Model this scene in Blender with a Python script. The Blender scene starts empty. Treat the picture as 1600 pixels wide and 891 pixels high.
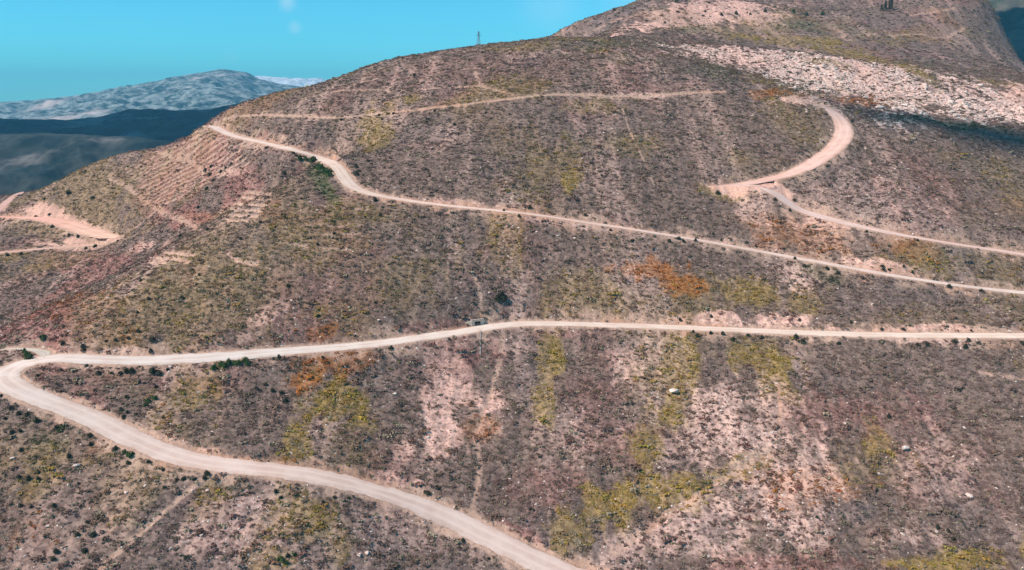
import bpy, math, random
import numpy as np
from mathutils import Vector

# ------------------------------------------------------------------ camera, sky, sun, exposure
scene = bpy.context.scene
COL = scene.collection
W, H, F = 1600.0, 891.0, 1386.0          # photograph's frame and focal length in its pixels
PITCH = math.atan(285.5 / F)             # eye level sits at v = 160
S = 1.6                                  # metres per layout unit
CAMZ = 300.0
cam_d = bpy.data.cameras.new('camera')
cam = bpy.data.objects.new('camera', cam_d)
COL.objects.link(cam)
cam_d.sensor_width = 36.0
cam_d.lens = 36.0 * F / W
cam_d.clip_start = 1.0
cam_d.clip_end = 60000.0
cam.location = (0, 0, CAMZ)
cam.rotation_euler = (math.radians(90) - PITCH, 0, 0)
scene.camera = cam

SUN_EL, SUN_AZ = math.radians(50), math.radians(-108)     # azimuth measured from +Y towards +X
TO_SUN = Vector((math.sin(SUN_AZ) * math.cos(SUN_EL), math.cos(SUN_AZ) * math.cos(SUN_EL), math.sin(SUN_EL)))
world = bpy.data.worlds.new('World')
scene.world = world
world.use_nodes = True
wn, wl = world.node_tree.nodes, world.node_tree.links
wn.clear()
wo = wn.new('ShaderNodeOutputWorld')
bg = wn.new('ShaderNodeBackground')
sky = wn.new('ShaderNodeTexSky')
sky.sky_type = 'NISHITA'
sky.sun_disc = False
sky.sun_elevation = SUN_EL
sky.sun_rotation = SUN_AZ
sky.altitude = 1500
sky.air_density = 1.0
sky.dust_density = 0.0
sky.ozone_density = 2.5
tint = wn.new('ShaderNodeMixRGB'); tint.blend_type = 'MULTIPLY'
tint.inputs['Fac'].default_value = 1.0
tint.inputs['Color2'].default_value = (0.33, 1.17, 1.29, 1)
wl.new(sky.outputs[0], tint.inputs['Color1'])
# two faint wisps of cloud high over the far mountain
def pix_dir(u, v):
    dx, dy = (u - W / 2) / F, (H / 2 - v) / F
    d = Vector((dx, math.cos(PITCH) + dy * math.sin(PITCH), -math.sin(PITCH) + dy * math.cos(PITCH)))
    return d.normalized()
tc = wn.new('ShaderNodeTexCoord')
nz = wn.new('ShaderNodeTexNoise'); nz.inputs['Scale'].default_value = 30; nz.inputs['Detail'].default_value = 4
wl.new(tc.outputs['Generated'], nz.inputs['Vector'])
col_in = tint.outputs[0]
for (u, v, size, amt) in ((449, 6, 0.013, .28), (461, 43, 0.010, .30), (360, 88, 0.012, .05), (860, 2, 0.05, .10), (1000, -10, 0.06, .10)):
    d = wn.new('ShaderNodeVectorMath'); d.operation = 'DISTANCE'
    wl.new(tc.outputs['Generated'], d.inputs[0]); d.inputs[1].default_value = pix_dir(u, v)
    r = wn.new('ShaderNodeMapRange'); r.interpolation_type = 'SMOOTHSTEP'
    wl.new(d.outputs['Value'], r.inputs['Value'])
    r.inputs['From Min'].default_value = 0; r.inputs['From Max'].default_value = size
    r.inputs['To Min'].default_value = amt; r.inputs['To Max'].default_value = 0
    m = wn.new('ShaderNodeMath'); m.operation = 'MULTIPLY'
    wl.new(r.outputs[0], m.inputs[0]); wl.new(nz.outputs['Fac'], m.inputs[1])
    m2 = wn.new('ShaderNodeMath'); m2.operation = 'MULTIPLY'; wl.new(m.outputs[0], m2.inputs[0]); m2.inputs[1].default_value = 2
    mx = wn.new('ShaderNodeMixRGB')
    wl.new(m2.outputs[0], mx.inputs['Fac']); wl.new(col_in, mx.inputs['Color1'])
    mx.inputs['Color2'].default_value = (7.5, 8.5, 9.0, 1)
    col_in = mx.outputs[0]
wl.new(col_in, bg.inputs['Color'])
bg.inputs['Strength'].default_value = 0.113
wl.new(bg.outputs[0], wo.inputs['Surface'])

sl = bpy.data.lights.new('sun', 'SUN')
sl.energy = 4.3
sl.angle = math.radians(0.5)
sl.color = (1.0, 0.91, 0.82)
so = bpy.data.objects.new('sun', sl)
COL.objects.link(so)
so.rotation_euler = TO_SUN.to_track_quat('Z', 'Y').to_euler()
so.location = (0, 0, 900)

vs = scene.view_settings
scene.display_settings.display_device = 'sRGB'
vs.view_transform = 'Standard'
vs.look = 'None'
vs.exposure = 0.22
vs.gamma = 1.0
vs.use_curve_mapping = False
scene.cycles.max_bounces = 4
scene.cycles.diffuse_bounces = 2
scene.cycles.volume_bounces = 0
scene.cycles.use_denoising = True

rng = np.random.default_rng(11)
random.seed(5)

# ------------------------------------------------------------------ noise
def _hash(ix, iy, seed):
    h = (ix.astype(np.int64) * 374761393 + iy.astype(np.int64) * 668265263 + seed * 1442695041) & 0xffffffff
    h = ((h ^ (h >> 13)) * 1274126177) & 0xffffffff
    return ((h ^ (h >> 16)) & 0xffff).astype(np.float32) / 65535.0
def vnoise(x, y, seed=0):
    xf, yf = np.floor(x), np.floor(y)
    fx, fy = (x - xf).astype(np.float32), (y - yf).astype(np.float32)
    fx = fx * fx * (3 - 2 * fx); fy = fy * fy * (3 - 2 * fy)
    a = _hash(xf, yf, seed); b = _hash(xf + 1, yf, seed); c = _hash(xf, yf + 1, seed); d = _hash(xf + 1, yf + 1, seed)
    return (a + (b - a) * fx + (c - a) * fy + (a - b - c + d) * fx * fy) * 2 - 1
def fbm(x, y, octaves=4, seed=0, gain=.5):
    s, amp, tot = 0, 1.0, 0.0
    c, sn = math.cos(.6), math.sin(.6)
    for i in range(octaves):
        s = s + amp * vnoise(x, y, seed + i * 17); tot += amp
        x, y = (x * c - y * sn) * 2.03 + 11.3, (x * sn + y * c) * 2.03 + 5.7
        amp *= gain
    return s / tot
def sstep(a, b, x):
    t = np.clip((x - a) / (b - a), 0, 1)
    return t * t * (3 - 2 * t)

# ------------------------------------------------------------------ the lie of the land
# sightings (u, v, distance ahead) taken along the roads, crests and gullies, in layout units
SIGHT = [
 (0,891,136),(400,891,138),(800,891,150),(1200,891,152),(1600,891,155),(500,760,160),(300,725,160),(700,815,160),(0,600,178),
 (80,555,194),(200,562,192),(450,548,201),(700,520,216.7),(800,505,225),(1000,508,225),(1300,517,222.6),(1600,522,221),(1900,520,215),
 (0,540,203),(100,520,200),(150,480,212),(250,430,225),(340,380,240),(430,320,256),(520,262,283),(540,290,275),
 (60,495,285),(100,480,288),(200,425,295),(280,385,300),(370,330,310),(430,290,320),(480,262,328),(420,225,360),(470,235,330),(520,250,297),
 (200,238,450),(330,190,425),(0,305,480),(200,300,410),(120,270,440),(250,270,418),(340,250,385),(380,215,395),(0,390,370),(100,350,400),
 (180,370,376),(0,340,430),(0,450,330),(150,430,320),(-250,330,470),(-250,420,380),(-250,560,290),
 (420,150,430),(510,130,440),(580,100,445),(660,84,445),(750,72,440),(850,60,450),(930,58,458),
 (900,38,610),(1000,0,700),(1200,5,760),(1050,68,480),(1200,90,500),(1100,40,600),(950,48,540),
 (800,330,262),(1200,400,255),(1600,455,245),(1000,350,262),(800,240,298),(800,152,338),(1000,150,345),(1130,143,350),(1000,100,375),
 (600,180,350),(600,130,390),(700,100,400),(430,180,385),(650,300,270),
 (1240,155,345),(1310,190,332),(1310,230,315),(1160,285,290),(1400,340,270),(1600,390,262),(1600,300,300),(1450,250,312),(1600,230,335),
 (1450,200,335),(1350,175,350),(1600,205,350),(1600,190,378),(1400,150,402),(1300,130,412),(1300,90,450),(1150,100,430),(1150,70,470),
 (1450,120,440),(1590,140,430),(1550,100,560),(1450,70,600),(1400,20,750),(1300,10,760),(1535,12,735),(1490,-15,820),(1565,52,695),(1590,110,600),(1580,80,645),(1850,190,540),
 (1900,400,250),(1900,250,330),(1200,-40,860),(1400,-30,900),
]
XYZ = [  # far side of the crests, the valley floor and the foot of the hill
 (-330,560,-85),(-225,530,-58),(-165,500,-38),(-135,510,-20),(-100,530,-12),(-75,540,-2),(-17,560,8),(30,560,24),
 (101,820,76),(45,720,44),(460,760,0),(470,860,30),(480,640,-20),(387,700,-15),(430,790,10),
 (0,100,-107),(-80,90,-100),(80,100,-108),(0,40,-125),(-150,40,-120),(150,40,-125),(-170,140,-78),(-260,200,-95),
 (-300,900,-150),(-600,700,-150),(-100,900,-110),(-500,400,-110),(-500,200,-118),(600,900,-20),(640,500,-40),(500,300,-55),(400,150,-88),
 (180,1000,70),(320,1050,80),(-60,1050,-80),(0,-100,-135),(-400,0,-130),(400,0,-130),(-800,1000,-160),
]
CP, SP_ = math.cos(PITCH), math.sin(PITCH)
def ray(u, v):
    u = np.asarray(u, float); v = np.asarray(v, float)
    dx, dy = (u - W / 2) / F, (H / 2 - v) / F
    Y = CP + dy * SP_; Z = -SP_ + dy * CP
    return dx / Y, Z / Y            # x and z per unit of distance ahead
ctrl = []
for u, v, D in SIGHT:
    a, b = ray(u, v); ctrl.append((a * D, D, b * D))
ctrl = np.array(ctrl + XYZ, float)
KN = 100.0
def tps_k(r2):
    return 0.5 * r2 * np.log(r2 + 1e-9)
def tps_fit(P, lam):
    n = len(P); q = P[:, :2] / KN
    r2 = ((q[:, None] - q[None]) ** 2).sum(2)
    A = np.zeros((n + 3, n + 3)); A[:n, :n] = tps_k(r2) + lam * np.eye(n)
    A[:n, n] = 1; A[:n, n + 1:] = q; A[n, :n] = 1; A[n + 1:, :n] = q.T
    b = np.zeros(n + 3); b[:n] = P[:, 2]
    return np.linalg.solve(A, b)
WT = tps_fit(ctrl, 0.0015)
def base_unit(x, y):
    shp = np.shape(x); x = np.ravel(x) / KN; y = np.ravel(y) / KN
    out = np.empty(x.size, np.float32); n = len(ctrl)
    q = (ctrl[:, :2] / KN).astype(np.float32); w = WT[:n].astype(np.float32)
    for i in range(0, x.size, 40000):
        xs = x[i:i + 40000].astype(np.float32); ys = y[i:i + 40000].astype(np.float32)
        r2 = (xs[:, None] - q[:, 0]) ** 2 + (ys[:, None] - q[:, 1]) ** 2
        out[i:i + 40000] = (0.5 * r2 * np.log(r2 + 1e-9)) @ w + WT[n] + WT[n + 1] * xs + WT[n + 2] * ys
    return out.reshape(shp)
def base(x, y):                      # metres in, metres out
    return base_unit(np.asarray(x) / S, np.asarray(y) / S) * S + CAMZ
TS = np.geomspace(100, 1100, 700)
def cast(uv, span=None):
    """where sightings through the given frame points meet the hillside"""
    uv = np.array(uv, float); a, b = ray(uv[:, 0], uv[:, 1])
    T = TS[None] * np.ones((len(uv), 1))
    z = base_unit(a[:, None] * T, T) - b[:, None] * T
    hit = z > 0
    k = np.where(hit.any(1), hit.argmax(1), len(TS) - 1); k = np.maximum(k, 1)
    i = np.arange(len(uv)); z0, z1 = z[i, k - 1], z[i, k]
    f = np.clip(-z0 / (z1 - z0 + 1e-9), 0, 1)
    t = T[i, k - 1] * (1 - f) + T[i, k] * f
    return np.stack([a * t * S, t * S, b * t * S + CAMZ], 1)

# ------------------------------------------------------------------ roads and tracks: traced, laid on the hill, graded
def densify(uv, step=6.0):
    uv = np.array(uv, float)
    # Catmull-Rom through the traced points
    P = np.vstack([2 * uv[0] - uv[1], uv, 2 * uv[-1] - uv[-2]]); out = []
    for i in range(1, len(P) - 2):
        n = max(2, int(np.linalg.norm(P[i + 1] - P[i]) / step))
        for t in np.arange(n) / n:
            out.append(0.5 * ((2 * P[i]) + (-P[i - 1] + P[i + 1]) * t + (2 * P[i - 1] - 5 * P[i] + 4 * P[i + 1] - P[i + 2]) * t * t + (-P[i - 1] + 3 * P[i] - 3 * P[i + 1] + P[i + 2]) * t ** 3))
    out.append(uv[-1]); return np.array(out)
def smooth(a, n):
    k = np.hanning(n + 2)[1:-1]; k /= k.sum()
    p = np.pad(a, ((n // 2, n // 2),) + ((0, 0),) * (a.ndim - 1), mode='reflect', reflect_type='odd')
    return np.stack([np.convolve(p[:, j], k, 'valid') for j in range(a.shape[1])], 1)
def resample(P, step):
    d = np.r_[0, np.cumsum(np.linalg.norm(np.diff(P[:, :2], axis=0), axis=1))]
    s = np.linspace(0, d[-1], max(3, int(d[-1] / step) + 1))
    return np.stack([np.interp(s, d, P[:, j]) for j in range(P.shape[1])], 1)
ROADS = {}
def lay(key, uv, halfw, ns=21, step=1.5, ext0=0, ext1=0):
    P = resample(cast(densify(uv)), step)
    P = smooth(P, ns)
    for e, first in ((ext0, True), (ext1, False)):
        if e:
            d = (P[0] - P[4]) if first else (P[-1] - P[-5]); d[2] *= .5; d = d / np.linalg.norm(d[:2])
            k = np.arange(step, e, step)
            add = (P[0] if first else P[-1]) + d * k[:, None]
            P = np.vstack([add[::-1], P]) if first else np.vstack([P, add])
    hw = np.interp(np.linspace(0, 1, len(P)), np.linspace(0, 1, len(halfw)), halfw)
    ROADS[key] = (P.copy(), hw)
    return P
lay('main', [(900,902),(868,889),(800,856),(740,828),(700,806),(650,786),(600,770),(550,756),(500,744),(450,736),(400,731),(350,727),(300,719),(260,708),(220,692),(180,672),
    (140,651),(100,635),(60,622),(25,608),(5,595),(2,583),(20,572),(50,563),(80,557),(120,559),(160,561),(200,563),(250,562),(300,559),(360,555),(420,550),(480,546),(540,541),(600,535),(650,528),(700,521),
    (740,515),(780,508),(830,505),(900,506),(1000,509),(1100,513),(1200,517),(1300,521),(1400,523),(1500,524),(1600,524)],
    [6.0,5.8,5.5,5.3,5.4,6.2,5.0,4.4,4.3,4.4,4.6,4.9,5.0,5.0], ext0=60, ext1=220)
lay('upper', [(327,196),(334,197),(345,204),(365,212),(400,220),(430,227),(460,234),(485,241),(505,248),(522,257),(535,266),(537,275),(538,283),(549,292),(570,300),(600,307),(650,315),(700,321),(760,327),(820,333),
    (870,340),(920,348),(970,355),(1020,363),(1070,371),(1120,380),(1180,391),(1240,402),(1300,413),(1360,424),(1420,434),(1480,443),(1540,451),(1600,457)],
    [4.2,3.8,3.8,5.2,4.0,3.6,3.6,3.6,3.8,4.4,4.6,4.5,4.4], ext1=220)
lay('spur', [(70,560),(72,548),(66,538),(40,539),(15,543),(-20,549)], [2.6,2.6,1.4,1.0,1.0], ns=7)
lay('hairpin', [(1230,152),(1262,158),(1290,168),(1308,182),(1318,197),(1317,213),(1304,230),(1284,246),(1262,259),(1235,271),(1205,279),(1175,285),(1145,289),(1118,291)],
    [2.6,3.2,4.0,4.8,5.4,5.6,5.6,5.8,6.4,5.5,2.0], ns=9)
lay('terrace', [(1118,291),(1140,291),(1165,296),(1190,306),(1220,318),(1260,331),(1300,343),(1350,355),(1400,365),(1450,374),(1500,382),(1550,389),(1600,395)],
    [3.0,6.5,6.5,5.8,5.2,4.9,4.7,4.6,4.5], ns=9, ext1=220)
lay('apron', [(1126,289),(1145,290),(1168,291),(1188,293)], [2.5,7.5,9.5,7.0], ns=5)
lay('ridge', [(352,184),(380,181),(420,180),(470,182),(530,184),(560,181),(600,177),(650,172),(700,166),(750,160),(800,154),(840,149),(880,148),(930,149),(980,151),(1010,150),(1060,146),(1130,143)],
    [1.2,1.3,1.5,1.5,1.5,1.7,2.0,2.2,1.4,.9], ns=9)
lay('pad', [(-20,338),(10,339),(40,340),(70,342),(100,349),(130,358),(155,366),(180,372)], [2.4,3.0,5.0,8.0,9.5,10.0,6.0], ns=5)
lay('loop', [(188,372),(170,380),(140,383),(110,386),(70,388),(30,392),(-20,396)], [4.5,4.0,3.4,3.2,3.0], ns=5)
lay('shoulder', [(0,330),(8,318),(24,306),(50,293)], [3.0,3.2,2.0,.8], ns=5)
# where a track meets another it comes to the other's level
_keys = list(ROADS)
for i, ka in enumerate(_keys):
    Pa = ROADS[ka][0]
    for kb in _keys[:i]:
        Pb = ROADS[kb][0]
        dd = np.sqrt(((Pa[:, None, :2] - Pb[None, :, :2]) ** 2).sum(2)); j = dd.argmin(1); dm = dd[np.arange(len(Pa)), j]
        w = 1 - sstep(3, 30, dm)
        if dm.min() < 6: Pa[:, 2] = Pa[:, 2] * (1 - w) + Pb[j, 2] * w
# thin scars: goat paths, gully beds, ploughed strips; (points, half width)
SCARS = [([(785,525),(781,560),(770,600),(755,640),(742,680),(748,720),(745,760),(738,800)], .55), ([(738,430),(748,450),(752,475),(752,500)], .3),
 ([(968,158),(985,205),(1005,250),(1022,290)], .15), ([(740,108),(748,128),(757,140)], 1.2), ([(725,108),(765,106)], .8), ([(545,137),(565,125),(572,113),(600,106)], 1.2),
 ([(500,150),(540,143),(620,142),(700,136),(760,138),(800,148)], .8), ([(560,128),(600,123)], .8), ([(235,237),(275,245),(300,252),(322,272)], 1.0),
 ([(172,278),(190,285),(205,295),(225,312),(245,325),(262,335),(290,345),(310,358)], 1.2), ([(245,328),(225,345),(205,358),(190,370)], 1.3),
 ([(40,438),(75,420),(110,402),(150,385)], .7), ([(960,862),(1010,825),(1060,790),(1100,765),(1140,740),(1180,716),(1220,704)], 1.0),
 ([(1215,600),(1218,640),(1215,680)], .25), ([(1530,585),(1560,590),(1600,592)], .5), ([(150,890),(190,850),(215,830),(235,815)], .5), ([(235,815),(290,770),(330,745)], .3),
 
 ([(500,318),(540,324),(575,328)], .45), ([(480,352),(520,354),(565,352)], .4), ([(450,380),(500,388),(555,393)], .5), ([(500,368),(560,366)], .3),
 ([(355,395),(372,407),(400,412)], .7), ([(1300,58),(1350,55),(1440,54)], 1.2), ([(1440,55),(1475,58),(1505,45)], 1.0), ([(1420,24),(1450,20),(1490,14)], 1.0),
 ([(1210,50),(1300,60),(1330,62)], .8), ([(1265,152),(1300,148),(1350,146)], 1.0), ([(1235,150),(1262,140),(1290,128)], 1.0),
 ([(930,48),(960,32),(1010,18)], 1.6), ([(1250,240),(1290,262)], .3)]
for k in range(6):                                       # cultivation terraces above the bowl
    y0 = 301 + k * 8.5; x0 = 380 - k * 7
    SCARS.append(([(x0, y0), (x0 + 25, y0 + 1), (x0 + 48, y0 + 4)], .8))
for (x0, y0, x1, y1) in ((255, 394, 300, 401), (240, 401, 290, 410), (232, 408, 258, 413)):
    SCARS.append(([(x0, y0), (.5 * (x0 + x1), .5 * (y0 + y1) - 1), (x1, y1)], .9))
FURROWS = []
for k in range(15):                                      # ploughed strips across the bowl
    f = k / 14.0
    ax, ay = 196 + 50 * f, 262 + 62 * f
    bx, by = 322 + 66 * f, 200 + 56 * f
    FURROWS.append(([(ax, ay), (ax * .6 + bx * .4 + 2, ay * .6 + by * .4 - 2), (bx, by)], .55))

# ------------------------------------------------------------------ soil and plant patches (laid out on the ground)
# kind: 0 grey scrub, 1 olive grass, 2 rust bracken, 3 bare pink soil, 4 pale speckled soil, 5 limestone, 6 green, 7 slate grey, 8 wine soil
PATCH = [
 (1165,299,50,15,8,10,6),(1140,292,36,7,4,10,5),(1200,300,34,12,12,10,6),(110,348,80,17,14,10,6),(162,369,30,10,8,10,6),(60,343,40,5,3,10,4),(118,380,24,5,6,10,3),
 (105,350,80,15,14,3,2.6),(160,368,32,12,10,3,2.4),(95,385,70,7,5,3,1.4),(1155,291,52,8,4,3,2.2),(1252,262,60,8,-25,3,1.6),(1310,205,14,32,0,3,1.6),(1400,366,170,8,9,3,.9),(1242,155,34,7,5,3,1.6),
 (1010,424,52,26,0,2,1.2),(1062,448,45,18,10,2,.9),(500,512,32,17,-20,2,1.0),(520,572,72,24,-5,2,.95),(482,597,36,20,0,2,1.0),(420,330,25,20,0,2,.25),(1350,160,50,8,6,2,.8),
 (1210,145,50,7,3,2,.6),(760,668,40,22,0,2,.35),(1300,760,120,40,0,2,.4),(1240,370,90,25,10,2,.35),(1400,385,70,22,12,2,.5),(310,340,30,12,0,2,.3),(400,720,60,14,0,2,.3),
 (588,212,30,34,25,1,.9),(892,285,25,24,0,1,.8),(866,565,22,45,0,1,1.0),(850,625,18,40,0,1,.8),(525,625,62,52,20,1,.95),(462,685,30,34,0,1,.9),(560,660,40,35,0,1,.8),
 (1068,565,48,50,0,1,1.0),(1050,635,34,50,20,1,1.1),(1010,692,28,32,20,1,1.2),(955,785,62,48,-15,1,1.2),(890,835,40,45,0,1,1.1),(1060,765,70,30,-15,1,1.0),(1150,730,60,17,-25,1,1.0),
 (1500,875,130,26,-4,1,1.3),(1440,882,80,14,0,1,1.0),(642,155,28,8,-10,1,.7),(1180,455,60,26,0,1,.6),(1250,470,50,30,10,1,.45),(1225,560,40,55,20,1,.7),(1370,700,50,40,20,1,.7),(1160,560,60,28,0,1,.6),
 (40,820,80,50,0,2,.3),(70,760,80,60,-30,1,.35),(480,815,70,55,20,1,.65),(430,870,50,30,0,1,.6),(330,770,70,30,-30,1,.45),(1230,64,110,11,4,1,1.1),(1080,46,50,9,0,6,.6),(1340,88,70,8,12,1,.9),
 (500,488,34,20,-10,1,.7),(290,495,30,12,-20,1,.6),(300,610,80,40,-10,1,.45),(250,650,50,30,0,1,.3),(300,450,150,70,-30,1,.30),(480,380,110,70,-20,1,.30),(150,500,60,40,-20,1,.25),(80,690,30,14,0,6,.5),
 (240,720,160,90,-30,1,.2),(790,390,40,60,0,1,.4),(640,430,80,50,0,1,.25),(930,470,110,40,0,1,.35),(1260,40,60,12,0,6,.5),(870,55,60,9,-15,6,.7),(960,70,70,12,0,6,.35),(1130,110,60,14,10,6,.35),
 (1450,410,110,22,8,1,.45),(140,300,110,40,-20,1,.3),(90,410,80,18,-10,1,.45),(20,400,60,14,0,1,.4),(360,500,60,25,0,1,.2),(500,262,24,13,30,6,1.6),(1290,430,60,12,8,6,.4),(1400,155,90,5,5,6,.5),
 (1480,192,120,6,6,6,.7),(560,330,70,20,10,1,.3),(930,165,60,14,0,1,.35),(860,260,60,60,0,1,.3),(1130,300,60,14,10,1,.4),(1440,500,160,25,0,1,.15),
 (700,600,48,62,0,3,.9),(685,672,34,46,0,3,1.0),(775,632,34,14,0,3,.9),(640,700,30,30,0,3,.6),(618,752,40,14,10,3,.7),(672,779,30,9,10,3,1.0),(730,560,60,34,0,8,.7),(780,660,40,40,0,3,.3),
 (1120,12,110,20,-4,3,1.5),(1040,38,80,14,-15,3,1.5),(1190,28,50,12,0,3,1.0),(1110,92,70,13,8,4,1.0),(418,492,42,14,-30,3,1.0),(385,520,25,10,-20,3,.6),(1590,148,36,18,0,3,1.2),(360,270,26,8,-10,3,.9),
 (300,262,100,42,-28,8,1.3),(290,340,90,24,0,8,1.0),(380,300,50,30,0,8,.8),(160,425,130,42,-20,8,1.1),(60,500,90,40,-10,8,1.0),(225,385,40,10,-15,3,.6),(100,470,100,30,-5,2,.25),
 (180,548,70,12,0,4,.9),(160,575,60,8,0,4,.7),(420,235,60,14,15,8,.5),(930,362,110,8,10,4,.6),(1090,378,60,7,8,4,.5),(660,312,80,5,8,4,.6),(860,352,60,8,8,4,.5),(1280,408,80,7,8,3,1.3),(1380,413,60,9,8,3,2.4),(930,352,60,7,10,3,1.0),(1090,372,70,7,9,3,1.0),(700,312,90,6,5,3,.6),
 (1000,560,90,50,0,4,.6),(1130,645,90,80,0,4,.75),(1095,695,70,50,0,4,.6),(1245,770,170,80,-20,4,.75),(1180,700,60,30,-20,4,.8),(1350,650,120,60,0,8,.5),(1450,740,80,80,0,4,.35),(1420,840,120,40,0,4,.5),
 (1350,325,160,60,8,4,.35),(370,810,110,60,-10,4,.6),(650,840,130,40,10,4,.35),(900,690,80,60,0,4,.35),(860,760,80,50,0,8,.5),(1060,840,160,40,-10,4,.6),(1000,150,60,6,0,4,.9),(1250,880,200,20,0,8,.6),
 (1180,330,30,20,0,4,.5),(1450,310,70,50,0,8,.35),(350,235,60,20,0,8,.4),(560,420,60,30,0,7,.4),(700,420,120,60,0,7,.35),(1130,825,28,18,-20,7,1.2),(1340,795,90,28,0,7,1.1),(1500,790,60,60,0,7,.5),
 (600,600,40,40,0,7,.7),(830,590,40,60,0,7,.6),(150,600,90,30,10,7,.5),(60,650,80,30,15,7,.5),(900,200,160,60,0,7,.35),(1400,460,120,22,5,7,.5),(1330,480,60,20,0,7,.6),(620,850,80,30,0,7,.5),
 (110,810,50,40,-40,7,.6),(1400,30,120,26,0,7,.4),(1250,55,70,10,0,7,.5),(1460,90,90,30,15,7,.6),(960,25,60,12,-25,7,.9),(740,40,40,60,0,7,.2),(450,440,60,40,0,7,.2),(1500,600,120,60,0,7,.3),
 (1100,80,80,14,8,5,.5),(1150,92,80,18,10,4,1.3),(1210,104,70,24,8,5,1.2),(1290,118,80,36,8,5,1.5),(1400,135,85,40,10,5,1.5),(1500,155,75,32,14,5,1.6),(1570,176,50,18,14,5,1.7),(1420,108,60,8,14,1,1.6),(1300,98,40,6,10,1,1.2),(1490,128,50,6,16,4,1.5),(1340,100,90,16,12,3,.9),(1380,100,60,12,15,3,.9),
 (1105,496,70,10,2,3,2.4),(1060,495,34,9,0,3,2.0),(1230,499,50,10,0,3,2.6),(1420,513,150,8,0,3,1.7),(1300,511,50,7,0,3,1.4),(900,530,120,7,0,8,.6),(1400,535,120,6,2,4,.9),(780,545,60,10,0,3,.4),
 (280,690,60,10,20,3,.6),(340,705,90,9,12,3,.7),(240,748,70,8,25,4,.4),(820,835,60,10,25,8,.8),(850,850,30,8,25,3,.6),(690,500,100,8,-8,8,.5),(1180,712,70,12,-25,4,1.6),(1080,785,75,9,-38,4,1.3),(185,545,60,9,0,4,1.8),(150,545,30,7,0,3,1.3),(735,625,60,12,-10,3,.6),(1240,440,40,25,20,4,.8),
 (160,500,80,40,-30,9,.9),(260,455,100,55,-35,9,.9),(350,390,90,50,-40,9,.9),(440,330,70,40,-45,9,.8),(330,480,90,50,-30,9,.7),(450,430,80,60,0,9,.5),(60,690,90,60,-20,9,.7),(180,760,120,70,-30,9,.7),
 (120,310,120,45,-20,9,.9),(60,400,70,20,0,9,.7),(180,600,140,30,8,9,.6),(540,240,60,30,20,9,.4),(700,110,160,30,-8,8,.3),(380,165,60,12,-20,8,.4),(850,100,120,30,0,8,.25),(210,552,50,6,0,4,.9),
]
def build_patches():
    out = []
    for (u, v, rx, ry, rot, kind, amt) in PATCH:
        c, s = math.cos(math.radians(rot)), math.sin(math.radians(rot))
        pts = [(u, v), (u + rx * c, v + rx * s), (u - rx * c, v - rx * s), (u - ry * s, v + ry * c), (u + ry * s, v - ry * c)]
        Q = cast(pts)[:, :2]
        ax = Q[1] - Q[2]; bx = Q[3] - Q[4]
        M = np.stack([ax / 2, bx / 2], 1)
        # keep footprints sane where a sighting grazes a crest
        for j in range(2):
            L = np.linalg.norm(M[:, j]); lim = 6.0 * (rx if j == 0 else ry) * np.linalg.norm(Q[0]) / F
            if L > lim: M[:, j] *= lim / L
        if abs(np.linalg.det(M)) < 1e-3: continue
        out.append((Q[0], np.linalg.inv(M), np.abs(M).sum(1) * 1.7, kind, amt))
    return out
PATCHES = build_patches()
PALETTE = np.array([  # ground between the plants
 (.225,.175,.145), (.300,.230,.085), (.36,.165,.055), (.80,.56,.46), (.76,.57,.48), (.78,.62,.54), (.15,.17,.08), (.200,.168,.155), (.31,.165,.140), (.285,.220,.155), (.80,.54,.43)], np.float32)
PLANT = np.array([    # plants on it
 (.190,.148,.115), (.370,.290,.065), (.420,.165,.035), (.260,.160,.110), (.170,.108,.088), (.11,.085,.06), (.055,.090,.030), (.150,.132,.118), (.205,.125,.100), (.240,.190,.125), (.2,.14,.1)], np.float32)
WARM = np.array([.94, .77, .71], np.float32)
PALETTE *= WARM; PLANT *= WARM
PLANT_DENS = np.array([.85, 1.2, 1.15, .14, .55, .55, 1.3, .95, .7, .95, .0], np.float32)
def patch_weights(x, y):
    """weights of the nine ground kinds at points"""
    n = x.size
    Wt = np.zeros((11, n), np.float32)
    wx = fbm(x / 11, y / 26, 4, 71) * .8; wy = fbm(x / 3.5 + 40, y / 8, 3, 93) * .55
    for (c, Mi, ext, kind, amt) in PATCHES:
        idx = np.nonzero((np.abs(x - c[0]) < ext[0]) & (np.abs(y - c[1]) < ext[1]))[0]
        if not len(idx): continue
        dx, dy = x[idx] - c[0], y[idx] - c[1]
        p, q = Mi[0, 0] * dx + Mi[0, 1] * dy, Mi[1, 0] * dx + Mi[1, 1] * dy
        r = np.sqrt(p * p + q * q) + (wx[idx] + wy[idx]) * (.45 if kind == 10 else 1)
        w = amt * (1.3 if kind in (1, 2) else 1) * (1 - sstep(.35, 1.15, r))
        Wt[kind, idx] = np.maximum(Wt[kind, idx], w)
    # large, loose mottling everywhere
    m1 = sstep(.05, .5, fbm(x / 55, y / 55, 4, 5)); m2 = sstep(.1, .55, fbm(x / 38 + 9, y / 38, 4, 29)); m3 = sstep(.05, .45, fbm(x / 13 + 70, y / 70, 4, 57)); m4 = sstep(.1, .5, fbm(x / 46, y / 46 + 30, 4, 157))
    Wt[1] = np.maximum(Wt[1], m1 * .40); Wt[8] = np.maximum(Wt[8], m2 * .40); Wt[4] = np.maximum(Wt[4], m3 * .30); Wt[7] = np.maximum(Wt[7], m4 * .55)
    Wt[0] = np.clip(1 - Wt[1:].sum(0), 0.02, 1)
    Wt = Wt ** 1.15
    Wt /= Wt.sum(0)
    return Wt

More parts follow.
